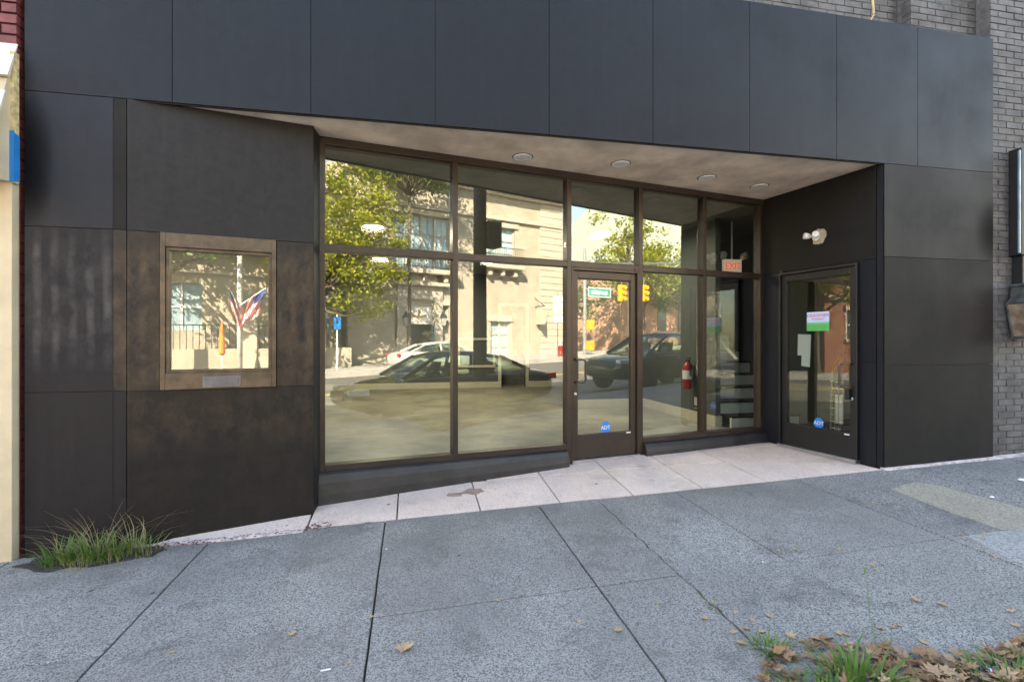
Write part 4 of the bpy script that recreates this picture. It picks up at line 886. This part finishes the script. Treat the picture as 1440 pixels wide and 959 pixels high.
# low wall and fence left of the stone building, older stone wing set back behind the flags
lw_ = thing('forecourt_wall', 'low stone forecourt wall with railings beside the limestone building', 'wall', (1, -17, 0))
MB().hexa([(-9,-17.4,-.5),(BX0-.1,-17.4,-.2),(BX0-.1,-17.0,-.2),(-9,-17.0,-.5)], [(-9,-17.4,1.1),(BX0-.1,-17.4,1.15),(BX0-.1,-17.0,1.15),(-9,-17.0,1.1)]).build('base_wall', STONE, lw_, fixn=True)
for i in range(60): x = -8.9+.235*i; MB().box(x-.015, x+.015, -17.22, -17.19, 1.1, 2.2).build('railing_bar', IRON, lw_)
MB().box(-9, BX0-.1, -17.23, -17.18, 2.15, 2.2).build('top_rail', IRON, lw_)
for x in (-4.2, .8): MB().box(x-.3, x+.3, -17.5, -16.9, -.4, 2.5).build('gate_pier', STONE_L, lw_, bevel=.04)
og = thing('stone_wing', 'older single-storey stone wing with brown eaves behind the flags', 'building', (-3, -21, -.2))
W5 = [(-6.5,-4.9,2.0,4.2),(-2.6,-1.0,2.0,4.2),(3.2,4.6,2.0,4.2)]
wallgrid(-12, BX0-.01, -.6, 5.7, W5, -19.5, .3, STONE, og)
MB().box(-12, BX0-.01, -26, -19.85, -.6, 5.7).build('core', M('dark_room2', (.06,.06,.06), .9), og)
MB().box(-12.4, BX0-.01, -26, -18.9, 5.7, 6.1).build('eaves', M('brown_eaves', (.14,.075,.05), .7), og)
for r in W5:
    w = MB().box(r[0], r[1], -19.75, -19.72, r[2], r[3]).build('window', PANE, og)
    MB().box((r[0]+r[1])/2-.04, (r[0]+r[1])/2+.04, -19.72, -19.66, r[2], r[3]).box(r[0], r[1], -19.72, -19.66, (r[2]+r[3])/2-.04, (r[2]+r[3])/2+.04).build('glazing_bar', WHITE, w)
MB().box(-12, BX0-.01, -19.5, -19.3, 4.7, 4.85).build('string_course', STONE_L, og)
# brick row house far along the street
rh = thing('brick_row_house', 'red brick row house with white framed windows far along the street', 'building', (-33, -20, -1))
H5 = [(x, x+1.3, z, z+2.0) for x in (-50,-46.5,-43,-39.5,-36,-32.5,-29,-25.5,-22) for z in (1.6,5.2,8.6)]
wallgrid(-52, -19, -2.2, 11.5, H5, -18, .3, mat_brick('row_house_brick', (.3,.085,.05), (.4,.33,.26), .25), rh)
MB().box(-52, -19, -26, -18.35, -2.2, 11.5).build('core', M('dark_room3', (.06,.06,.06), .9), rh)
for r in H5:
    w = MB().box(r[0], r[1], -18.2, -18.17, r[2], r[3]).build('window', GLASS_FAR, rh)
    MB().box(r[0], r[0]+.12, -18.17, -18.05, r[2], r[3]).box(r[1]-.12, r[1], -18.17, -18.05, r[2], r[3]).box((r[0]+r[1])/2-.14,(r[0]+r[1])/2+.14,-18.17,-18.05,r[2],r[3]).box(r[0],r[1],-18.17,-18.08,(r[2]+r[3])/2-.05,(r[2]+r[3])/2+.05).build('frame', WHITE, w)
    MB().box(r[0]-.12, r[1]+.12, -18.0, -17.86, r[3], r[3]+.25).build('lintel', STONE_L, w); MB().box(r[0]-.12, r[1]+.12, -18.0, -17.84, r[2]-.18, r[2]).build('sill', STONE_L, w)
MB().box(-52, -19, -18.0, -17.5, 11.5, 12).build('cornice', STONE_L, rh); MB().box(-52, -19, -18.0, -17.75, 4.3, 4.6).build('string_course', STONE_L, rh)
# church-like building beyond the side street
ch = thing('gabled_hall', 'pink brick hall with big pale slate roof beyond the side street', 'building', (38, -32, 1))
SLATE = M('pale_slate', (.30,.34,.29), .8, var=.16, scale=1.2, bmp=.3, bscale=8)
PINKB = M('pink_brick', (.50,.29,.20), .85, var=.14, scale=3)
MB().box(31, 60, -40, -24, .5, 8.6).build('wall', PINKB, ch)
MB().hexa([(30.4,-23.4,8.4),(60.5,-23.4,8.4),(60.5,-40.6,8.4),(30.4,-40.6,8.4)], [(36,-31.9,17.5),(60.5,-31.9,17.5),(60.5,-32.1,17.5),(36,-32.1,17.5)]).build('roof', SLATE, ch, fixn=True)
MB(Frame((0,-23.95),(1,0),(0,1))).prism([(47,8.0),(55,8.0),(51,15)], 0, 1.2).build('gable', PINKB, ch, fixn=True)
for x in (33, 36, 39, 42): MB().box(x, x+1.2, -24.0, -23.95, 2.5, 6).build('window', GLASS_FAR, ch)
MB().box(57, 57.3, -23.9, -23.6, .5, 8.6).build('downpipe', IRON, ch)

# ------------------------------------------------------------------ trees
BARK = M('bark', (.11,.085,.065), .9, var=.35, scale=8, bmp=.5, bscale=25)
FOL_Y = mat_leaf('leaves_yellow_green', [(.2,.26,.02),(.3,.32,.03),(.13,.19,.02),(.38,.33,.03),(.24,.3,.03)], .45)
FOL_G = mat_leaf('leaves_green', [(.06,.12,.02),(.10,.17,.025),(.045,.09,.018),(.15,.2,.03)], .4)
def tree(x, y, h, r, cz, nclump, fol, label, seed, flat=.8, lo=None, trunk=.2, lf=.2, perclump=60, lean=(0,0)):
    rd = random.Random(seed); z0 = GZ(x)-.05 if y < -13 else .034*x
    t = thing('street_tree', label, 'tree', (x, y, z0), 'trees along the street')
    top = Vector((x+lean[0], y+lean[1], z0+cz)); m = MB()
    m.tube([(x,y,z0),(x+.03,y,z0+1),(x+lean[0]*.4,y+lean[1]*.4,z0+cz*.6),tuple(top)], [trunk*1.25,trunk,trunk*.8,trunk*.5], 9)
    cl = []
    for i in range(nclump):
        a = rd.uniform(0, 6.283); e = rd.uniform(-1, 1); rr_ = r*(rd.random()**.45)
        c = top + Vector((rr_*math.cos(a)*math.sqrt(1-e*e*.6), rr_*math.sin(a)*math.sqrt(1-e*e*.6), rr_*flat*e))
        if lo is not None and c.z < z0+lo: c.z = z0+lo+rd.random()
        cl.append(c)
    for c in cl[::3]:
        b = Vector((x+lean[0]*.5, y+lean[1]*.5, z0+cz*max(rd.uniform(.45,.85), (lo or 0)/cz*.93))); md = (b+c)/2+Vector((0,0,-.25))
        m.tube([b, md, c], [trunk*.35, trunk*.2, trunk*.07], 5)
    m.build('trunk', BARK, t, smooth=True)
    f = MB()
    for c in cl:
        cr = rd.uniform(.5,1.0)*r*.26
        for _ in range(perclump):
            p = c + Vector((rd.gauss(0,1),rd.gauss(0,1),rd.gauss(0,.6)))*cr*.55
            n = Vector((rd.gauss(0,1),rd.gauss(0,1),rd.gauss(.6,1))).normalized(); u = n.orthogonal().normalized(); v = n.cross(u); s = lf*rd.uniform(.6,1.2)
            a = rd.uniform(0,6.28); u, v = u*math.cos(a)+v*math.sin(a), v*math.cos(a)-u*math.sin(a)
            f.add([p-u*s*.5, p+v*s*.3, p+u*s*.5, p-v*s*.3], [(0,1,2,3)])
    f.build('crown', fol, t); return t
tree(2.2, -15.4, 9, 3.1, 6.0, 150, FOL_Y, 'large yellow-green street tree overhanging the entrance of the limestone building', 1, 1.15, 1.5, .2, .2, 105, (1.7, .3))
tree(7.6, -15.4, 9, 3.2, 10.9, 70, FOL_G, 'tall green street tree with thin trunk in front of the balcony', 2, .5, 9.4, .1, .2, 90)
tree(-2.4, -15.5, 8, 3.6, 7.6, 90, FOL_G, 'broad green street tree before the older stone wing', 3, .75, 3.4, .22, .25, 60)
tree(23.5, -15.6, 9, 2.6, 8.0, 50, FOL_Y, 'slender yellowing tree at the street corner', 4, 1.1, 4.0, .13, .24, 45)
tree(29.5, -20, 7, 3.6, 6.0, 90, FOL_Y, 'round yellow-green tree before the pink brick hall', 5, .7, 2.6, .2, .28, 60)
tree(37, -21.5, 7, 3.6, 5.6, 80, FOL_G, 'bushy green tree shading the pink brick hall', 6, .7, 2.2, .2, .28, 60)
tree(25.5, -24, 8, 3.2, 5.2, 70, FOL_G, 'dark green tree standing in the side street', 9, .8, 1.8, .2, .28, 60)
tree(-16, -15.5, 8, 3.6, 7.0, 80, FOL_Y, 'yellow-green street tree far along the opposite sidewalk', 8, .75, 3.4, .22, .26, 55)

# ------------------------------------------------------------------ street furniture across and beside the street
def pole(x, y, h, r, mat, label, name='utility_pole'):
    z0 = GZ(x); t = thing(name, label, 'pole', (x, y, z0)); MB().tube([(x,y,z0-.05),(x,y,z0+h)], [r, r*.85], 14).build('shaft', mat, t, smooth=True); return t
DKW = M('dark_pole', (.035,.036,.042), .7, var=.25, scale=5)
ux = 3.05
up_ = pole(ux, .42, 9, .14, DKW, 'thick dark utility pole with a box at the near kerb')
MB().box(ux+.1, ux+.42, .27, .57, GZ(ux)+3.25, GZ(ux)+3.75).build('meter_box', DKW, up_, bevel=.02)
x, _ = mirrored(337, 450, -14.6, FA)
fp = pole(x, -14.6, 8.5, .11, M('pale_pole', (.6,.58,.54), .6), 'pale lamp pole carrying two striped flags across the street', 'lamp_post')
MB().tube([(x,-14.6,GZ(x)+8.3),(x,-13.6,GZ(x)+8.7),(x,-12.8,GZ(x)+8.7)], .05, 8).build('lamp_arm', STEEL, fp); MB().box(x-.12,x+.12,-13.0,-12.3,GZ(x)+8.6,GZ(x)+8.72).build('lamp_head', STEEL, fp, bevel=.03)
FR, FW, FB = M('flag_red', (.55,.04,.05), .7), M('flag_white', (.8,.78,.76), .7), M('flag_blue', (.03,.06,.22), .7)
def flag(x, y, z, s, label):
    t = thing('flag', label, 'flag', (x, y, z), 'flags on the lamp pole')
    e0 = Vector((x, y, z)); e1 = e0 + Vector((s*.75, .2, .75)); MB().tube([e0, e1], .02, 6).build('staff', WHITE, t)
    m = MB(); cn = 10; W, Hh = .95, 1.15
    def P(i, j):   # i along the staff, j down the cloth
        b = e0.lerp(e1, .3+.7*i/13); return b + Vector((-s*.12*j/cn*2, .12*math.sin(j*.8+i*.5), -Hh*j/cn))
    for i in range(13):
        for j in range(cn):
            canton = i >= 6 and j < 4
            m.mi = 2 if canton else i % 2
            m.add([P(i,j),P(i+1,j),P(i+1,j+1),P(i,j+1)], [(0,1,2,3)])
    m.build('cloth', [FR, FW, FB], t)
flag(x, -14.48, GZ(x)+2.95, 1.25, 'striped red and white flag with blue canton slanting right off the lamp pole'); flag(x, -14.48, GZ(x)+2.85, -.55, 'striped red and white flag with blue canton slanting left off the lamp pole')
ORG = M('orange_cloth', (.75,.19,.04), .7)
x, _ = mirrored(312, 490, -15.2, FA)
um = thing('closed_umbrella', 'closed orange umbrella standing on the opposite sidewalk', 'umbrella', (x, -15.2, GZ(x)))
MB().lathe([(.02,.9),(.13,1.0),(.11,1.5),(.06,2.1),(.01,2.35)], (x,-15.2,GZ(x)), 10).build('canopy', ORG, um); MB().tube([(x,-15.2,GZ(x)),(x,-15.2,GZ(x)+1.2)], .025, 8).build('pole', WHITE, um); MB().lathe([(.25,0),(.25,.06),(.04,.1)], (x,-15.2,GZ(x)), 16).build('base', BLACK, um)
def cone(px, Y):
    x, _ = mirrored(px, 500, Y, FA); z = ROAD(x, Y)
    t = thing('traffic_cone', 'orange traffic cone with white band in the street', 'cone', (x, Y, z)); MB().box(x-.19,x+.19,Y-.19,Y+.19,z,z+.04).build('base', ORG, t); MB().lathe([(.14,.04),(.05,.68),(.04,.72)], (x,Y,z), 16).build('body', ORG, t, smooth=True); MB().lathe([(.107,.32),(.082,.48)], (x,Y,z), 16).build('band', WHITE, t)
cone(347, -12.5)
# corner: signal pole with green street sign, two yellow traffic signals, walk boxes
GREEN = M('sign_green', (.0,.28,.20), .5); YSIG = M('signal_yellow', (.75,.36,.02), .5)
CYc = -14.6
x, zt_ = mirrored(822, 400, CYc)
z0 = GZ(x); sp2 = thing('signal_pole', 'grey signal pole with walk signal boxes at the street corner', 'pole', (x, CYc, z0))
MB().tube([(x,CYc,z0),(x,CYc,z0+6.6)], .11, 10).build('shaft', M('galvanised', (.25,.27,.28), .5, .3), sp2)
MB().tube([(x,CYc,z0+5.6),(x+9,CYc+1.2,z0+6.3)], [.08,.05], 8).build('mast_arm', STEEL, sp2)
for py in (457, 486):
    zz = mirrored(828, py, CYc)[1]; MB().box(x+.1,x+.5,CYc-.05,CYc+.35,zz-.3,zz+.3).build('walk_box', YSIG, sp2, bevel=.03)
sx0, sx1, sz0, sz1 = orect(827, 405, 859, 418, CYc+.2)
sgn = thing('street_sign', 'green street name sign with white border on the signal pole', 'sign', (sx0, CYc+.2, sz0))
MB().box(sx0, sx1, CYc+.18, CYc+.2, sz0, sz1).build('plate', WHITE, sgn); MB().box(sx0+.05, sx1-.05, CYc+.2, CYc+.21, sz0+.05, sz1-.05).build('face', GREEN, sgn)
rs2 = random.Random(2); xx = sx0+.25
mm = MB()
while xx < sx1-.3: w_ = rs2.uniform(.06,.13); mm.box(xx, xx+w_, CYc+.21, CYc+.214, sz0+.16, sz1-.16-(0 if rs2.random() < .4 else .05)); xx += w_+rs2.choice((.03,.03,.12))
mm.build('lettering_marks', WHITE, sgn)
for px, lb in ((875, 'yellow traffic signal hanging beside the green street sign'), (906, 'yellow traffic signal hanging further out on the mast arm')):
    xa, _ = mirrored(px, 410, CYc+.6); zb_ = mirrored(px, 424, CYc+.6)[1]; zt2 = mirrored(px, 401, CYc+.6)[1]; hh = zt2-zb_
    t = thing('traffic_signal', lb, 'traffic light', (xa, CYc+.6, zb_), 'traffic signals at the corner')
    MB().box(xa-.2,xa+.2,CYc+.4,CYc+.7,zb_,zt2).build('housing', YSIG, t, bevel=.03)
    for i in range(3): MB().lathe([(.13,.7),(.14,.9),(.12,.9)], (xa,CYc,zb_+hh*(i+.5)/3), 14, 'y').build('visor', YSIG, t); MB().lathe([(.12,.70),(.001,.74)], (xa,CYc,zb_+hh*(i+.5)/3), 14, 'y').build('lens', BLACK, t)
    MB().tube([(xa,CYc+.55,zt2),(xa,CYc+.55,zt2+.5)], .03, 6).build('hanger', STEEL, t)
x, zt_ = mirrored(785, 430, -14.5); z0 = GZ(x)
rsn = thing('route_sign', 'white route number signs stacked on a post at the corner', 'sign', (x, -14.5, z0))
MB().tube([(x,-14.55,z0),(x,-14.55,z0+3.9)], .03, 6).build('post', STEEL, rsn)
for zz, h_, tx in ((3.3,.3,''),(2.55,.65,'202'),(2.05,.4,'')):
    MB().box(x-.33,x+.33,-14.52,-14.5,z0+zz,z0+zz+h_).build('plate', WHITE, rsn)
    if tx:
        T = link('lettering', text_mesh(tx, .3, BLACK, .002)); T.matrix_world = Matrix.Translation((x,-14.496,z0+zz+h_/2)) @ Matrix.Rotation(R(180),4,'Z') @ Matrix.Rotation(R(90),4,'X'); T.parent = rsn; T.matrix_parent_inverse = world_of(rsn).inverted()
x, _ = mirrored(788, 480, -15.0); z0 = GZ(x)
hy = thing('fire_hydrant', 'red fire hydrant with pale cap at the street corner', 'hydrant', (x, -15.0, z0))
MB().lathe([(.2,0),(.2,.06),(.14,.08),(.14,.55),(.17,.57),(.17,.62),(.13,.66)], (x,-15,z0), 16).build('barrel', RED, hy, smooth=True); MB().lathe([(.13,.66),(.1,.76),(.04,.82),(.03,.88)], (x,-15,z0), 16).build('bonnet', WHITE, hy, smooth=True)
for s in (-1,1): MB().lathe([(.06,.1*s),(.06,.22*s)], (x,-15,z0+.42), 12, 'x').build('outlet', RED, hy)
x, _ = mirrored(474, 470, -15.2); t = thing('parking_sign', 'small blue and white parking sign on a thin post', 'sign', (x,-15.2,GZ(x)))
MB().tube([(x,-15.2,GZ(x)),(x,-15.2,GZ(x)+2.6)], .03, 6).build('post', WHITE, t); MB().box(x-.16,x+.16,-15.16,-15.14,GZ(x)+1.9,GZ(x)+2.5).build('plate', BLUE, t)

# ------------------------------------------------------------------ cars
TYRE = M('tyre', (.02,.02,.02), .8); RIM = M('alloy_rim', (.4,.41,.43), .3, .8); CGL = mat_glass('car_glass', 1.9, (.72,.82,.74))
TAIL = M('tail_lamp', (.6,.02,.02), .25); HEAD = M('head_lamp', (.6,.62,.65), .15, .2); AMB = M('amber_lamp', (.8,.25,.03), .3)
def car(x0, yc, face, paint, label, kind='sedan'):
    """nose at local +x; loft of cross-sections; body, glazing band, roof"""
    z0 = ROAD(x0, yc); t = thing('parked_car', label, 'car', (x0, yc, z0))
    if kind == 'sedan': L, Wd, belt, roofz = 4.85, .91, .91, 1.40; st = [(-2.42,.5,.78,.72),(-2.35,.32,.92,.82),(-1.9,.24,1.02,.89),(-1.3,.22,1.0,.91),(-.3,.2,.95,.92),(.75,.2,.94,.92),(1.35,.21,.86,.91),(1.95,.24,.76,.87),(2.3,.3,.66,.78),(2.42,.4,.56,.66)]; gh = [(-1.75,1.0,.70),(-1.0,1.32,.60),(-.45,1.39,.58),(.2,1.39,.58),(.55,1.32,.60),(1.3,.9,.74)]; wh = (-1.42,1.42); wr = .33
    else: L, Wd, belt, roofz = 4.7, .94, 1.1, 1.66; st = [(-2.35,.5,1.0,.8),(-2.28,.38,1.12,.88),(-1.7,.3,1.14,.93),(-.6,.28,1.12,.94),(.6,.28,1.1,.94),(1.2,.29,1.06,.93),(1.85,.32,1.0,.9),(2.22,.36,.9,.82),(2.35,.5,.76,.68)]; gh = [(-2.2,1.12,.78),(-1.9,1.54,.68),(-1.2,1.63,.66),(.1,1.62,.66),(.45,1.55,.68),(1.3,1.06,.8)]; wh = (-1.4,1.42); wr = .37
    def tr(p): return (x0 + face*p[0], yc + face*p[1], z0+p[2])
    def loft(secs, nm, mat, sm=True, par=t):
        m = MB(); q = len(secs[0]); m.add([tr(p) for s in secs for p in s], [tuple(range(q)), tuple(range((len(secs)-1)*q, len(secs)*q))[::-1]] + [(i*q+k, (i+1)*q+k, (i+1)*q+(k+1)%q, i*q+(k+1)%q) for i in range(len(secs)-1) for k in range(q)], True)
        o = m.build(nm, mat, par, smooth=sm, fixn=True); return o
    bs = []
    for x, zb, zt3, w in st:
        hh = zt3-zb; bs.append([(x,-w*.94,zb),(x,-w,zb+hh*.3),(x,-w,zb+hh*.62),(x,-w*.95,zb+hh*.9),(x,-w*.82,zt3),(x,0,zt3+.035),(x,w*.82,zt3),(x,w*.95,zb+hh*.9),(x,w,zb+hh*.62),(x,w,zb+hh*.3),(x,w*.94,zb)])
    body = loft(bs, 'body', paint); md = body.modifiers.new('sub', 'SUBSURF'); md.levels = md.render_levels = 2
    def top_at(x):
        for a, b in zip(st, st[1:]):
            if a[0] <= x <= b[0]: return a[2]+(b[2]-a[2])*(x-a[0])/(b[0]-a[0])
        return st[-1][2]
    gs = [[(x,-max(w,.0)-(.08 if z > top_at(x)+.2 else 0),top_at(x)-.08),(x,-w,z),(x,0,z+.03),(x,w,z),(x,w+(.08 if z > top_at(x)+.2 else 0),top_at(x)-.08)] for x, z, w in gh]
    glz = loft(gs, 'window_band', CGL)
    rs_ = [[(x,-w*1.015,z-.05),(x,-w*.93,z+.015),(x,0,z+.05),(x,w*.93,z+.015),(x,w*1.015,z-.05)] for x, z, w in gh[1:-1]]
    loft(rs_, 'roof', paint)
    for s in (-1, 1):
        for (xa, za, wa), (xb, zb, wb) in ((gh[0], gh[1]), (gh[-2], gh[-1])): m = MB(); m.tube([tr((xa,s*wa*1.01,za)), tr((xb,s*wb*1.01,zb))], .04, 6); m.build('pillar', paint, t)
        m = MB(); m.tube([tr((-.25,s*(gh[2][2]+.09),belt)), tr((-.3,s*gh[2][2]*1.01,roofz-.06))], .04, 6); m.build('pillar', paint, t)
        m = MB(); m.add([tr(p) for p in [(.78,s*.9,belt+.02),(.92,s*.9,belt+.02),(.92,s*1.08,belt+.03),(.78,s*1.08,belt+.03),(.78,s*.9,belt+.16),(.86,s*.9,belt+.16),(.86,s*1.08,belt+.15),(.78,s*1.08,belt+.15)]], [(0,3,2,1),(4,5,6,7),(0,1,5,4),(1,2,6,5),(2,3,7,6),(3,0,4,7)], True); m.build('mirror', paint, t, fixn=True, bevel=.02)
        for nm, mt, xa, xb, za, zb in (('headlight', HEAD, L/2-.42, L/2-.08, .62, .74), ('tail_light', TAIL, -L/2+.03, -L/2+.3, .78, .92)):
            if kind != 'sedan': za += .18; zb += .2
            m = MB(); m.add([tr(p) for p in [(xa,s*.62,za),(xb,s*.55,za),(xb,s*.72,za),(xa,s*.87+s*.03,za),(xa,s*.62,zb),(xb,s*.55,zb-.03),(xb,s*.72,zb-.03),(xa,s*.87+s*.03,zb)]], [(0,3,2,1),(4,5,6,7),(0,1,5,4),(1,2,6,5),(2,3,7,6),(3,0,4,7)], True); m.build(nm, mt, t, fixn=True, bevel=.015)
        for wx in wh:
            c = tr((wx, s*(Wd-.1), wr)); w = MB().lathe([(wr*.62,-.1),(wr*.95,-.1),(wr,-.07),(wr,.07),(wr*.95,.1),(wr*.62,.1)], c, 24, 'y').build('wheel', TYRE, t, smooth=True)
            MB().lathe([(.02,-.06),(wr*.6,-.085),(wr*.64,-.1),(wr*.64,.1),(wr*.6,.085),(.02,.06)], c, 24, 'y').build('rim', RIM, w)
    m = MB(); m.add([tr(p) for p in [(L/2-.06,-.5,.5),(L/2+.0,-.5,.5),(L/2+.0,.5,.5),(L/2-.06,.5,.5),(L/2-.1,-.5,.62),(L/2-.02,-.5,.62),(L/2-.02,.5,.62),(L/2-.1,.5,.62)]], [(0,3,2,1),(4,5,6,7),(0,1,5,4),(1,2,6,5),(2,3,7,6),(3,0,4,7)], True); m.build('grille', BLACK, t, fixn=True)
    for s in (-1, 1):
        for sx_ in (-1.02, -.12, .85): m = MB(); m.tube([tr((sx_,s*.925*Wd/.91,.34)), tr((sx_-.02,s*.9*Wd/.91,belt-.06))], .006, 4); m.build('door_seam', BLACK, t)
        for sx_ in (-.85, .05): m = MB(); m.tube([tr((sx_,s*.93*Wd/.91,belt-.16)), tr((sx_+.2,s*.93*Wd/.91,belt-.15))], .014, 6); m.build('door_handle', RIM, t)
        m = MB(); m.tube([tr((-1.5,s*.80,belt+.03)), tr((-.3,s*.83,belt+.01)), tr((1.0,s*.82,belt-.02))], .012, 6); m.build('belt_trim', RIM, t)
    for sx_ in (-.75, .25):
        for s in (-1, 1): m = MB(); m.add([tr(p) for p in [(sx_-.1,s*.18,belt-.1),(sx_+.05,s*.18,belt-.1),(sx_+.05,s*.58,belt-.1),(sx_-.1,s*.58,belt-.1),(sx_-.22,s*.22,belt+.27),(sx_-.12,s*.22,belt+.27),(sx_-.12,s*.54,belt+.27),(sx_-.22,s*.54,belt+.27)]], [(0,3,2,1),(4,5,6,7),(0,1,5,4),(1,2,6,5),(2,3,7,6),(3,0,4,7)], True); m.build('seat', TYRE, t, fixn=True)
    return t
car(3.1, -1.2, -1, M('black_car_paint', (.025,.026,.026), .08, .55, spec=1.0), 'black sedan parked at the near kerb facing away from the side door')
car(10.1, -1.3, -1, M('charcoal_car_paint', (.03,.04,.055), .08, .6, spec=1.0), 'dark blue-grey sport utility vehicle parked at the near kerb behind the sedan', 'suv')
car(8.2, -12.8, 1, M('silver_car_paint', (.62,.62,.62), .22, .3, spec=.7), 'silver white sedan parked at the opposite kerb')
